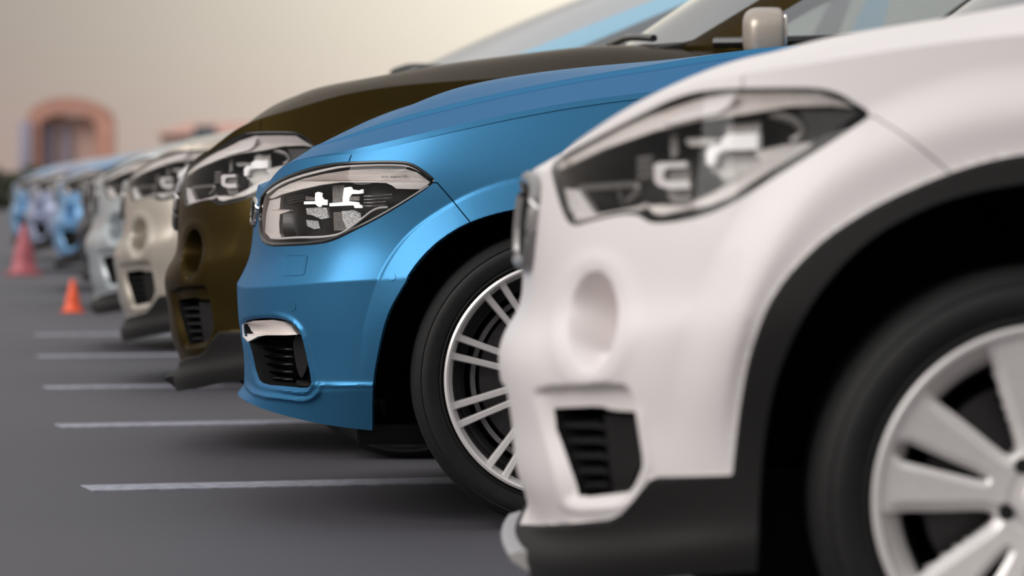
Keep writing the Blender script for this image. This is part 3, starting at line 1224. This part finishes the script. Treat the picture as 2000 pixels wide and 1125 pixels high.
    light = conv([(135, 450), (155, 420), (200, 360), (300, 275), (450, 205), (620, 150), (780, 115), (940, 95), (1250, 82), (1480, 82), (1610, 97), (1720, 160), (1800, 220), (1868, 288),
                  (1600, 470), (1300, 650), (1000, 800), (860, 868), (700, 905), (400, 920), (220, 925), (135, 850), (118, 650)], 480, 300, .2)
    lights = chaikin(light, 2)
    intake = conv([(105, 235), (180, 215), (300, 212), (385, 228), (440, 262), (480, 315), (510, 430), (548, 620), (540, 655), (505, 668), (400, 655), (240, 642), (195, 600), (150, 390), (112, 320)], 440, 560, .3023)
    intakes = chaikin(intake, 1)
    # pressed details of the skin
    n = normals(A[:, :3], T)
    sf, sa = sdf(px, chaikin(flare, 2)), sdf(px, archs)
    band = np.clip(-sf / np.maximum(-sf + np.maximum(sa, 0), 1), 0, 1)
    out = (.003 * (1 - sstep(sf, -3, 5)) + .016 * band) * left * sstep(A[:, 2], .28, .50)
    si = sdf(px, intakes)
    out += .006 * np.exp(-((si - 8) / 4.0) ** 2) * sstep(px[:, 0], 520, 575) * (px[:, 1] < 775)
    out += .007 * np.exp(-((si - 22) / 5.0) ** 2) * sstep(px[:, 1], 745, 772)
    out += .004 * np.exp(-((px[:, 1] - 755) / 4.5) ** 2) * (px[:, 0] > 606) * left * sstep(px[:, 0], 606, 622)
    out -= .006 * sstep(si, 6, -2)
    A[:, :3] += n * out[:, None]
    n = normals(A[:, :3], T)
    M = (np.concatenate([A, n], 1), T)
    car.set_base((np.concatenate([A[:, :3], hood[0][:, :3]]), np.concatenate([T, hood[1] + len(A)])))
    # panels
    sl = sdf(px, lights)
    arch_f = np.where(left, -sa, side_circle(A, ov + 2.67, .305, .372))
    holes = np.maximum.reduce([arch_f, np.where(left, -sl, -900), np.where(left, -si, -900)])
    body = clip(M, holes)
    fender = [(692, 290), (680, 322), (720, 380), (853, 359), (887, 398), (920, 437), (934, 470), (940, 1500), (9000, 1500), (9000, -3000), (692, -3000)]
    sfen = sdf(body[0][:, 5:7], fender)
    seam = 1.1
    car.panel('front_bumper', clip(body, seam - sfen), car.paint, both=True, th=.014)
    flank = clip(body, sfen + seam)
    finish_flank(car, (flank[0], flank[1]), 1.42)
    finish_top(car, hood)
    # small flaps and sensors on the bumper
    car.plate('washer_cover', [(554, 510), (556, 505), (562, 502), (598, 501), (601, 503), (595, 537), (592, 540), (553, 542), (551, 540)], -.0012, .004, car.paint)
    for x, y in ((571, 602), (766, 543)):
        car.plate('parking_sensor', [(x + 7 * math.cos(a), y + 8 * math.sin(a)) for a in np.linspace(0, 6.28, 14)[:-1]], -.0012, .004, car.paint, None)
    # headlight
    h = car.bowl('headlight', M, np.where(left, sl, 1), .075, 10, DARKGREY, n=n)
    lens = clip(M, np.where(left, sl + 3, 1))
    car.panel('lens', lens, LENS, h, th=0, off=-.002)
    Z = lambda L: conv(L, 480, 300, .2)
    car.tube('gasket', Z([(150, 445), (205, 370), (310, 290), (460, 222), (640, 165), (800, 132), (950, 112), (1250, 98), (1480, 98), (1600, 112), (1710, 172), (1850, 288), (1600, 452), (1300, 632), (1000, 782), (850, 852), (700, 888), (400, 902), (225, 905), (148, 845), (132, 650)]), .0045, .004, GLOSSBLACK, h, round_=1, closed=True)
    car.tube('trim_line', Z([(200, 400), (330, 305), (520, 232), (760, 172), (960, 132), (1250, 116), (1500, 118), (1620, 140), (1740, 205), (1838, 285)]), .0026, .006, SATIN, h)
    car.plate('brow_panel', Z([(212, 440), (300, 362), (420, 305), (560, 255), (760, 208), (1000, 172), (1250, 160), (1550, 162), (1660, 195), (1795, 296), (1700, 362), (1460, 356), (1420, 325), (1360, 300), (1200, 294), (900, 292), (700, 320), (520, 362), (330, 412), (235, 452)]), .007, .020, SATIN, h)
    car.plate('end_reflector', Z([(212, 470), (320, 440), (310, 545), (300, 556), (400, 560), (410, 572), (312, 605), (305, 700), (310, 790), (330, 830), (215, 835), (165, 780), (180, 600)]), .010, .025, SATIN, h)
    car.tube('light_guide', Z([(215, 838), (300, 845), (470, 832), (700, 832), (850, 812), (930, 785), (1090, 670), (1240, 548), (1370, 538)]), .0026, .014, LEDSOFT, h)
    car.plate('light_bar', Z([(640, 395), (665, 385), (695, 395), (692, 432), (715, 462), (745, 462), (745, 515), (690, 515), (680, 535), (655, 520), (640, 505), (528, 507), (528, 480), (640, 478), (636, 450)]), .020, .03, LED, h)
    car.plate('light_bar', Z([(925, 345), (985, 335), (1000, 362), (1075, 372), (1105, 360), (1105, 398), (1060, 405), (990, 405), (965, 440), (960, 478), (1060, 488), (1070, 512), (1095, 520), (1095, 545), (1030, 545), (1020, 518), (945, 520), (780, 528), (780, 498), (910, 488), (912, 440)]), .020, .03, LED, h)
    car.plate('crystal_block', Z([(535, 545), (650, 535), (740, 540), (765, 640), (690, 655), (600, 615), (545, 605)]), .026, .04, CRYSTAL, h)
    car.plate('crystal_block', Z([(890, 575), (1000, 565), (1080, 600), (1085, 660), (1000, 735), (940, 745), (900, 660)]), .026, .04, CRYSTAL, h)
    car.plate('reflector', Z([(785, 320), (900, 315), (915, 440), (905, 485), (785, 490)]), .034, .05, MIDGREY, h)
    car.plate('reflector', Z([(790, 585), (885, 580), (900, 660), (930, 745), (900, 760), (800, 765)]), .034, .05, MIDGREY, h)
    car.plate('reflector', Z([(520, 660), (640, 670), (660, 740), (600, 750), (530, 720)]), .034, .05, CRYSTAL, h)
    for k in range(4):
        y = 410 + 32 * k
        car.plate('fin', Z([(1110, y + 14), (1400 + 40 * (k % 2) - 30 * k, y - 6 + 4 * k), (1390 - 30 * k, y + 6 + 4 * k), (1110, y + 24)]), .026, .04, MIDGREY, h)
    for k in range(3):
        y = 420 + 26 * k
        car.plate('fin', Z([(345, y + 20), (515, y - 10), (515, y), (345, y + 30)]), .026, .04, DARKGREY, h)
    car.plate('fin', Z([(530, 425), (630, 440), (630, 468), (530, 468)]), .026, .036, MIDGREY, h)
    car.plate('fin', Z([(975, 430), (1070, 428), (1070, 470), (975, 472)]), .026, .036, MIDGREY, h)
    # faint print on the brow
    cu = bpy.data.curves.new('lettering', 'FONT')
    cu.body = 'BMW  Adaptive LED'
    cu.size = .0066
    cu.extrude = .0004
    cu.materials.append(INK)
    tmp = link('lettering_curve', cu)
    C.view_layer.update()
    me = bpy.data.meshes.new_from_object(tmp.evaluated_get(C.evaluated_depsgraph_get()))
    bpy.data.objects.remove(tmp)
    t = link('lettering', me, h)
    p0, p1 = car.S(741, 350, .014), car.S(806, 348.5, .014)
    xa = (p1 - p0).normalized()
    na = Vector((0, -1, 0)) - xa * Vector((0, -1, 0)).dot(xa)
    na.normalize()
    ya = na.cross(xa)
    t.matrix_local = Matrix(((xa.x, ya.x, na.x, p0.x), (xa.y, ya.y, na.y, p0.y), (xa.z, ya.z, na.z, p0.z), (0, 0, 0, 1)))
    mirror_lamp(h, car.root)
    # lower air intake with its chrome strip
    a = car.bowl('air_intake', M, np.where(left, si, 1), .07, 10, BLACK, n=n)
    Y = lambda L: conv(L, 440, 560, .3023)
    car.plate('chrome_strip', Y([(112, 250), (180, 230), (300, 224), (375, 236), (430, 268), (470, 318), (400, 322), (270, 322), (215, 330), (150, 365), (118, 330)]), -.003, .02, SATIN, a)
    for k in range(5):
        y = 400 + 48 * k
        car.plate('slat', Y([(168 + 11 * k, y), (395, y + 16), (395, y + 26), (170 + 11 * k, y + 12)]), .030, .05, GLOSSBLACK, a)
    car.plate('duct_vane', Y([(395, 335), (470, 335), (505, 500), (470, 590), (450, 610), (415, 520)]), .028, .05, PLASTIC, a, round_=1)
    car.plate('duct_vane', Y([(430, 620), (520, 640), (530, 655), (440, 645)]), .02, .04, PLASTIC, a)
    mirror_tree(a, car.root)
    # kidney grille on the nose
    front_grille(car, .615, .672, .30, .025, .0065, -.002)
    # rest
    well = make_wheel_well(car, ov, Rw, .40, .86)
    make_wheel_well(car, ov + 2.67, Rw, .385, .86)
    w = fine_spoke_wheel(car, (ov, -.872, Rw), Rw, rim)
    w['label'] = 'silver wheel with ten slim pairs of spokes'
    mirror_tree(well, car.root)
    place_wheels(car, w, ov + 2.67)
    box('underbody', .32, 4.05, -.52, .52, .175, .30, BLACK, car.root, .02)
    box('splitter', .26, .50, -.60, .60, .155, .20, PLASTIC, car.root, .01)
    build_cabin(car, dz=-.03, dx=.24, sx=.93, mirror_at=(1.88, -.99, 1.04))
    build_interior(car)
    return car


def mirror_lamp(o, parent):
    c = link(o.name.split('.')[0], mirrored_mesh(o.data), parent)
    for ch in o.children:
        if ch.name != 'lettering':
            link(ch.name.split('.')[0], mirrored_mesh(ch.data), c)
    return c


def front_grille(car, z0, z1, w, gapc, rr=.009, dep=-.010, ringm=None):
    """pair of kidney-shaped openings with slats, a ring round each"""
    for s in (-1, 1):
        zm = (z0 + z1) / 2
        ring = [(s * gapc, z0 + .01), (s * (gapc + .01), z1 - .008), (s * (gapc + .05), z1), (s * (w - .04), z1 - .006), (s * w, zm + .012), (s * (w - .03), z0 + .012), (s * (w - .09), z0), (s * (gapc + .04), z0)]
        g = car.plate('kidney_grille', ring, -.006, .05, BLACK, None, step=.02, round_=2, front=True)
        car.tube('grille_ring', ring, rr, dep, ringm or CHROME, g, step=.02, round_=2, closed=True, front=True)
        for k in range(9):
            y = gapc + .028 + (w - gapc - .07) * k / 8
            top = z1 - .012 - (.02 if k == 8 else 0)
            car.plate('slat', [(s * (y - .004), z0 + .012), (s * (y + .004), z0 + .012), (s * (y + .004), top), (s * (y - .004), top)], -.003, .02, GLOSSBLACK, g, step=.05, front=True)



def build_suv(name, ox, oy, deg, paint, zf=None, hero=True):
    """crossover with charcoal cladding; traced where the nearest one stands"""
    ov, Rw, rim, half = .70, .298, .225, .90
    fr = Frame(0, 0, 0)
    fr.o = np.array([.681, 4.93, 0]) - np.array([ov, -half, 0])
    car = Car(name, fr, paint, zf)
    car.root.location = (ox, oy, .003)
    car.root.rotation_euler = (0, 0, math.radians(deg))
    car.flank_y, car.cowl_dx = -.905, 0.0
    R = []
    for zn, zw, zd, hw, sil in ((.147, .22, .20, .872, 1022), (.185, .255, .27, .878, 1013), (.206, .275, .29, .881, 1028), (.276, .33, .38, .876, 1005),
                                (.358, .40, .46, .880, 989), (.426, .455, .53, .886, 975), (.456, .495, .60, .892, 976), (.482, .53, .66, .899, 988),
                                (.515, .57, .72, .904, 1012), (.590, .635, .80, .898, 1021), (.658, .72, .88, .884, 1025)):
        R.append(fit_row(fr, row_z(zn, zw, zd), hw, sil))
    hx = [1028, 1079, 1172, 1262, 1330, 1400, 1480, 1600, 1750, 2000, 2200, 2600]
    hy = [330, 308, 254, 206, 177, 159, 146, 126, 101, 72, 56, 30]
    n11 = R[-1][0, 0] + .012
    r11 = np.stack([n11 + PX, PY * .865 / .87, np.full(18, .722)], 1)
    for c in range(18):
        if 3 <= c <= 10:
            r11[c, 2] = curve_z(fr, r11[c, 0], r11[c, 1], hx, hy)
        elif c > 10:
            r11[c, 2] = (.975, 1.0, 1.02, 1.03, 1.03, 1.03, 1.03)[c - 11]
    R.append(r11)

    def hood_row(xs, ys, zc, cx, cy, tail_x, tail_z):
        P = np.zeros((18, 3))
        for c in range(18):
            if c < 11:
                P[c] = (xs[c], ys[c], 0)
                P[c, 2] = zc[c] if c < len(zc) else curve_z(fr, xs[c], ys[c], cx, cy)
            else:
                P[c] = (tail_x[c - 11], ys[c], tail_z[c - 11])
        return P
    o = n11 - .03
    r12 = hood_row([o + .085, o + .09, o + .105, o + .145, o + .205, o + .30, o + .42, o + .55, o + .70, .93, 1.15],
                   [0, -.14, -.29, -.44, -.55, -.62, -.66, -.68, -.685, -.69, -.70] + [-.73, -.73, -.71, -.62, -.46, -.22, 0],
                   [.752, .752, .752], [1045, 1100, 1172, 1262, 1383, 1500, 1700, 1860, 2000, 2300, 2700], [318, 286, 244, 202, 158, 125, 78, 50, 25, -15, -55],
                   [1.5, 2.5, 3.3, 3.8, 3.97, 4.04, 4.06], [.99, 1.01, 1.03, 1.04, 1.04, 1.04, 1.04])
    silx = [1060, 1096, 1172, 1262, 1383, 1460, 1550, 1700, 1860, 2000, 2200, 2600]
    sily = [296, 269, 227, 187, 145, 121, 96, 64, 37, 11, -18, -64]
    r13 = hood_row([o + .20, o + .205, o + .22, o + .255, o + .315, o + .40, o + .50, o + .62, o + .76, .97, 1.17],
                   [0, -.09, -.18, -.28, -.35, -.39, -.41, -.42, -.425, -.43, -.44] + [-.5, -.5, -.48, -.42, -.3, -.15, 0],
                   [.80, .80, .80], silx, sily, [1.5, 2.5, 3.3, 3.75, 3.9, 3.95, 3.97], [.995, 1.01, 1.03, 1.04, 1.04, 1.04, 1.04])
    r14 = hood_row([o + .34, o + .345, o + .36, o + .39, o + .44, o + .51, o + .60, o + .71, o + .84, 1.02, 1.20], [0.0] * 18,
                   [], silx, [v + 3 for v in sily], [1.52, 2.5, 3.3, 3.7, 3.8, 3.85, 3.87], [1.0, 1.015, 1.03, 1.04, 1.04, 1.04, 1.04])
    R += [r12, r13, r14]
    net = np.stack(R)
    d = np.linalg.norm(np.diff(net[:12], axis=1), axis=2).mean(0)
    ku = np.concatenate([[0], np.cumsum(np.maximum(d, .02))])
    q = 1.0 if hero else 1.2
    st = [v * q for v in (.012, .007, .0042, .004, .004, .004, .0042, .005, .006, .009, .03, .06, .06, .05, .05, .05, .05)]
    lower = car.take([surface(net, 0, 11, .0042 * q, st, ku)])
    hood = car.take([surface(net, 11, 14, .010 * q, st, ku)])
    A, T = lower
    px = A[:, 5:7]
    left = A[:, 0] < 2.0

    def rightward(L, cx=2050):
        return L + [(2 * cx - x, y) for x, y in L[::-1] if x < cx]
    arch_in = rightward([(1478, 1500), (1480, 1125), (1486, 927), (1503, 801), (1532, 698), (1589, 589), (1686, 480), (1800, 415), (1900, 382), (2000, 365), (2050, 362)])
    arch_in = np.concatenate([arch_in[:1], chaikin(arch_in[1:-1], 2, False), arch_in[-1:]])
    arch_out = rightward([(1430, 931), (1446, 795), (1469, 680), (1515, 572), (1600, 480), (1680, 426), (1750, 388), (1850, 345), (1930, 320), (2000, 307), (2050, 304)])
    arch_out = chaikin(arch_out, 2, False)
    cladding = np.concatenate([[(-500, 1030), (1047, 1029), (1110, 1026), (1190, 1019), (1212, 1008), (1235, 985), (1268, 942), (1282, 936)], arch_out, [(9000, 931), (9000, 4000), (-500, 4000)]])
    crest = chaikin(rightward([(1395, 1500), (1398, 900), (1425, 720), (1475, 570), (1560, 432), (1640, 355), (1780, 285), (1900, 246), (2000, 232), (2050, 230)]), 2)
    light = [(1074, 328), (1090, 314), (1172, 268), (1262, 222), (1315, 196), (1368, 181), (1430, 176), (1540, 175), (1600, 176), (1640, 186), (1670, 205), (1708, 228),
             (1660, 260), (1590, 306), (1500, 360), (1440, 398), (1385, 424), (1330, 437), (1275, 442), (1256, 432), (1245, 424), (1210, 424), (1150, 438), (1122, 447), (1108, 438), (1096, 412), (1084, 372)]
    lights = chaikin(light, 2)
    recess = chaikin([(1034, 764), (1100, 757), (1215, 752), (1234, 775), (1243, 830), (1256, 910), (1250, 930), (1228, 976), (1200, 988), (1112, 992), (1095, 960), (1046, 800)], 2)
    duct = [(1056, 806), (1080, 806), (1155, 803), (1172, 812), (1238, 815), (1250, 905), (1222, 970), (1200, 976), (1118, 984), (1108, 965)]
    ducts = chaikin(duct, 1)
    pocket = np.array([(1157 + 46 * math.cos(a) + 7 * math.sin(-a), 634 + 96 * math.sin(a)) for a in np.linspace(0, 2 * math.pi, 40)[:-1]])
    n = normals(A[:, :3], T)
    sc, so, si = sdf(px, crest), sdf(px, arch_out), sdf(px, arch_in)
    band = np.clip(-sc / np.maximum(-sc + np.maximum(so, 0), 1), 0, 1)
    out = np.where(sc > 0, .016 * (1 - sstep(sc, 0, 110)), .016 - .007 * sstep(band, .0, 1.0))
    out = out * left * sstep(A[:, 2], .30, .52)
    spk = sdf(px, pocket)
    near = (px[:, 0] < 1500) & (A[:, 0] < 1.0)
    out += near * (-(.115 - .085 * sstep(px[:, 1], 570, 715)) * sstep(spk, 4, -17) + .003 * np.exp(-((spk - 24) / 20.0) ** 2))
    sr = sdf(px, recess)
    out += near * (-.018 * sstep(sr, 4, -14) * sstep(px[:, 0], 1020, 1080) + .003 * np.exp(-((sr - 10) / 9.0) ** 2) * sstep(px[:, 1], 790, 830) * sstep(px[:, 0], 1060, 1110))
    sk = sdf(px, cladding)
    out += .005 * sstep(sk, -.5, -4) * (np.abs(A[:, 0]) < 9)
    A[:, :3] += n * out[:, None]
    n = normals(A[:, :3], T)
    M = (np.concatenate([A, n], 1), T)
    car.set_base((np.concatenate([A[:, :3], hood[0][:, :3]]), np.concatenate([T, hood[1] + len(A)])))
    sl = np.where(left, sdf(px, lights), 900)
    sd = np.where(near, sdf(px, ducts), 900)
    mouth = np.where(A[:, 0] < .35, 1500 * sdf(A[:, [1, 2]], [(-.22, .25), (.1, .25), (.1, .41), (-.25, .41)]), 900)
    rear = side_circle(A, ov + 2.67, Rw, .40)
    rear_out = side_circle(A, ov + 2.67, Rw, .437)
    arch_f = np.where(left, -si, rear)
    holes = np.maximum.reduce([arch_f, -sl, -sd, -mouth])
    A10 = np.concatenate([M[0], np.where(left, sk, np.minimum(sk, -rear_out))[:, None]], 1)
    body = clip((A10, T), holes)
    clad = clip(body, body[0][:, 10])
    body = clip(body, -body[0][:, 10])
    car.panel('lower_cladding', clad, PLASTIC, both=True, th=.02)
    fender = [(1462, 100), (1445, 200), (1500, 300), (1706, 231), (1775, 277), (1842, 332), (1862, 352), (1875, 3000), (19000, 3000), (19000, -5000), (1462, -5000)]
    sfen = sdf(body[0][:, 5:7], fender)
    seam = 1.5
    car.panel('front_bumper', clip(body, seam - sfen), paint, both=True, th=.014)
    finish_flank(car, clip(body, sfen + seam), 1.42)
    finish_top(car, hood)
    car.plate('parking_sensor', [(1450 + 10 * math.cos(a), 626 + 11 * math.sin(a)) for a in np.linspace(0, 6.28, 14)[:-1]], -.0012, .004, paint)
    m = car.bowl('lower_grille', M, mouth, .06, 18, BLACK, n=n)
    for k in range(5):
        z = .270 + .032 * k
        car.plate('slat', [(-.22, z - .004), (.22, z - .004), (.22, z + .004), (-.22, z + .004)], .02, .05, GLOSSBLACK, m, step=.04, front=True)
    mm = m.data.copy()
    # headlight
    h = car.bowl('headlight', M, sl, .085, 14, DARKGREY, n=n)
    lens = clip(M, sl + 4)
    car.panel('lens', lens, LENS, h, th=0, off=-.002)
    Z = lambda L: conv(L, 1060, 160, .33)
    car.tube('gasket', chaikin([(x + (1390 - x) * .012, y + (310 - y) * .02) for x, y in light], 1), .0032, .004, GLOSSBLACK, h, round_=0, closed=True)
    car.plate('brow_panel', Z([(75, 492), (330, 345), (620, 215), (900, 118), (1100, 78), (1400, 72), (1620, 76), (1740, 120), (1850, 165), (1700, 150), (1450, 158), (1200, 200), (900, 240), (650, 300), (350, 408), (92, 530)]), .006, .020, SATIN, h)
    car.plate('light_bar', Z([(700, 262), (850, 180), (960, 122), (1130, 95), (1090, 160), (1030, 195), (900, 225), (760, 262)]), .003, .012, LEDSOFT, h)
    car.plate('end_reflector', Z([(105, 640), (190, 650), (225, 700), (295, 800), (175, 822), (135, 760)]), .012, .03, LEDSOFT, h)
    car.tube('trim_line', Z([(170, 638), (300, 628), (500, 615), (530, 640), (480, 700), (455, 712)]), .005, .03, MIDGREY, h)
    car.plate('light_bar', Z([(618, 500), (650, 484), (815, 480), (820, 515), (700, 518), (676, 540), (676, 585), (700, 592), (830, 588), (840, 640), (720, 645), (650, 625), (622, 600)]), .024, .04, LEDSOFT, h)
    car.plate('projector', Z([(680, 525), (830, 520), (830, 585), (685, 588)]), .032, .05, MIDGREY, h)
    car.plate('projector', Z([(680, 645), (835, 645), (835, 700), (800, 728), (720, 725), (690, 690)]), .034, .05, MIDGREY, h)
    car.plate('light_bar', Z([(1035, 345), (1080, 318), (1250, 312), (1250, 405), (1130, 412), (1040, 410), (1000, 440), (985, 500), (945, 500), (940, 420), (970, 385), (1030, 375)]), .018, .04, LEDDIM, h)
    car.plate('projector', Z([(990, 425), (1280, 415), (1270, 480), (1180, 540), (1060, 600), (1030, 600), (1000, 550), (950, 530), (950, 500)]), .032, .05, MIDGREY, h)
    car.plate('projector', Z([(800, 340), (900, 330), (1010, 345), (950, 380), (820, 388), (795, 365)]), .034, .05, MIDGREY, h)
    car.plate('reflector', Z([(1040, 260), (1250, 240), (1250, 308), (1080, 315), (1040, 330)]), .034, .05, MIDGREY, h)
    for k in range(4):
        car.tube('fin', Z([(510, 465 + 38 * k), (600, 458 + 36 * k)]), .004, .034, MIDGREY, h, round_=0)
    car.plate('duct_vane', Z([(690, 300), (740, 290), (745, 440), (700, 460)]), .036, .05, MIDGREY, h)
    car.tube('light_guide', Z([(1330, 195), (1400, 215), (1480, 240), (1530, 300), (1500, 340), (1455, 365)]), .0065, .020, MIDGREY, h)
    car.plate('tip_cover', Z([(1500, 180), (1720, 172), (1880, 180), (1700, 300), (1600, 365), (1470, 375), (1560, 300)]), .016, .03, DARKGREY, h)
    car.plate('trim_bar', Z([(1240, 425), (1420, 385), (1590, 370), (1560, 400), (1300, 560), (1100, 690), (960, 745), (820, 770), (690, 800), (640, 790), (600, 745), (690, 735), (830, 742), (1000, 665), (1180, 560), (1290, 480), (1260, 455)]), .010, .022, SATIN, h)
    car.tube('trim_line', Z([(180, 828), (380, 800), (560, 765), (605, 742)]), .004, .012, SATIN, h)
    mirror_lamp(h, car.root)
    # side intake
    a = car.bowl('air_intake', M, sd, .05, 10, BLACK, n=n)
    car.plate('blanking_panel', [(1172, 816), (1236, 819), (1247, 905), (1222, 966), (1190, 972), (1180, 900)], .014, .04, PLASTIC, a)
    for k in range(5):
        y = 832 + 30 * k
        car.plate('slat', [(1068 + 10 * k, y), (1150 + 6 * k, y - 2), (1172 + 2 * k, y + 6), (1174 + 2 * k, y + 14), (1150 + 6 * k, y + 10), (1070 + 10 * k, y + 12)], .016, .036, PLASTIC, a)
    mirror_tree(a, car.root)
    front_grille(car, .585, .712, .36, .03, .010, -.006, ALLOYGREY)
    bm = bmesh.new()
    x0 = R[1][0, 0]
    rows = []
    for y in np.linspace(-.34, .34, 9):
        k = .012 * (abs(y) / .34) ** 2
        rows.append([bm.verts.new((x0 + k + a, y, z)) for a, z in ((.05, .184), (-.010, .183), (-.026, .178), (-.023, .170), (.004, .152), (.06, .148))])
    for i in range(8):
        for j in range(6):
            bm.faces.new((rows[i][j], rows[i][(j + 1) % 6], rows[i + 1][(j + 1) % 6], rows[i + 1][j]))
    bm.faces.new(rows[0])
    bm.faces.new(rows[-1])
    bm_obj('skid_plate', bm, SKID if hero else PLASTIC, car.root, angle=60)
    well = make_wheel_well(car, ov, Rw, .430, half)
    mirror_tree(well, car.root)
    well = make_wheel_well(car, ov + 2.67, Rw, .42, half)
    mirror_tree(well, car.root)
    w = twin_spoke_wheel(car, (ov, -half + .005, Rw), Rw, rim)
    place_wheels(car, w, ov + 2.67)
    box('underbody', .25, 4.05, -.70, .70, .175, .33, BLACK, car.root, .02)
    return car


def crossover_zf(P):
    """the bronze car's bonnet stands a little higher"""
    P[:, 2] += .066 * sstep(P[:, 2], .79, .90)
    return P


blue = build_blue()
tag(blue.root, 'blue hatchback in sharp focus with silver multi-spoke front wheel, behind the white one', 'car', 'parked cars in the row')
white = build_suv('crossover', -.019, 5.83, 0, PAINT_WHITE)
build_cabin(white)
build_interior(white)
tag(white.root, 'white crossover nearest the camera with charcoal wheel-arch cladding and twin-spoke alloy wheel', 'car', 'parked cars in the row')


def spot(px, yc):
    """where a car's nose stands: sight line px, distance yc"""
    return (px - HX) * yc / F, yc


bx, by = spot(338, 10.9)
bronze = build_suv('crossover', bx, by, -1.5, PAINT_BRONZE, crossover_zf, hero=False)
bronze.zf = lambda P: P
build_cabin(bronze, dz=.055, mirror_at=(1.625, -1.0, 1.085), cap=MIRRORCAP, ms=1.05)
build_interior(bronze)
tag(bronze.root, 'dark bronze crossover parked just beyond the blue hatchback', 'car', 'parked cars in the row')


CABIN = ('windshield', 'side_window', 'rear_window', 'cabin_frame', 'window_trim', 'wiper', 'door_mirror', 'skid_plate')
ROW = ((228, 14.3, 1.5, PAINT_BEIGE, 'silver beige car with sky reflection painted pale blue on its windscreen pillar, next beyond the bronze crossover'),
       (166, 17.2, 6.5, PAINT_GREY, 'pale grey car, second beyond the bronze crossover'),
       (150, 23.0, 7.0, PAINT_BLACK, 'black car behind the small orange cone'),
       (98, 27.0, 7.0, PAINT_SKY, 'light blue car, far and blurred, just past the black one'),
       (48, 33.0, 7.0, PAINT_LAV, 'lavender blue car behind the larger red cone'),
       (18, 38.0, 7.0, PAINT_SKY, 'farthest light blue car, at the left edge of the frame'))
for px, yc, deg, paint, say in ROW:
    r = copy_tree(white.root, None, {PAINT_WHITE: paint}, CABIN)
    r.name = 'crossover' if px == 228 else 'parked_car'
    x, y = spot(px, yc)
    r.location = (x, y, .003)
    r.rotation_euler = (0, 0, math.radians(deg))
    tag(r, say, 'car', 'parked cars in the row')
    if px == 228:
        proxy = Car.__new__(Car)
        proxy.fr, proxy.paint, proxy.root, proxy.zf = white.fr, PAINT_SKY_REFLECTION, r, (lambda P: P)  # frame colour differs from the body to paint in reflected sky
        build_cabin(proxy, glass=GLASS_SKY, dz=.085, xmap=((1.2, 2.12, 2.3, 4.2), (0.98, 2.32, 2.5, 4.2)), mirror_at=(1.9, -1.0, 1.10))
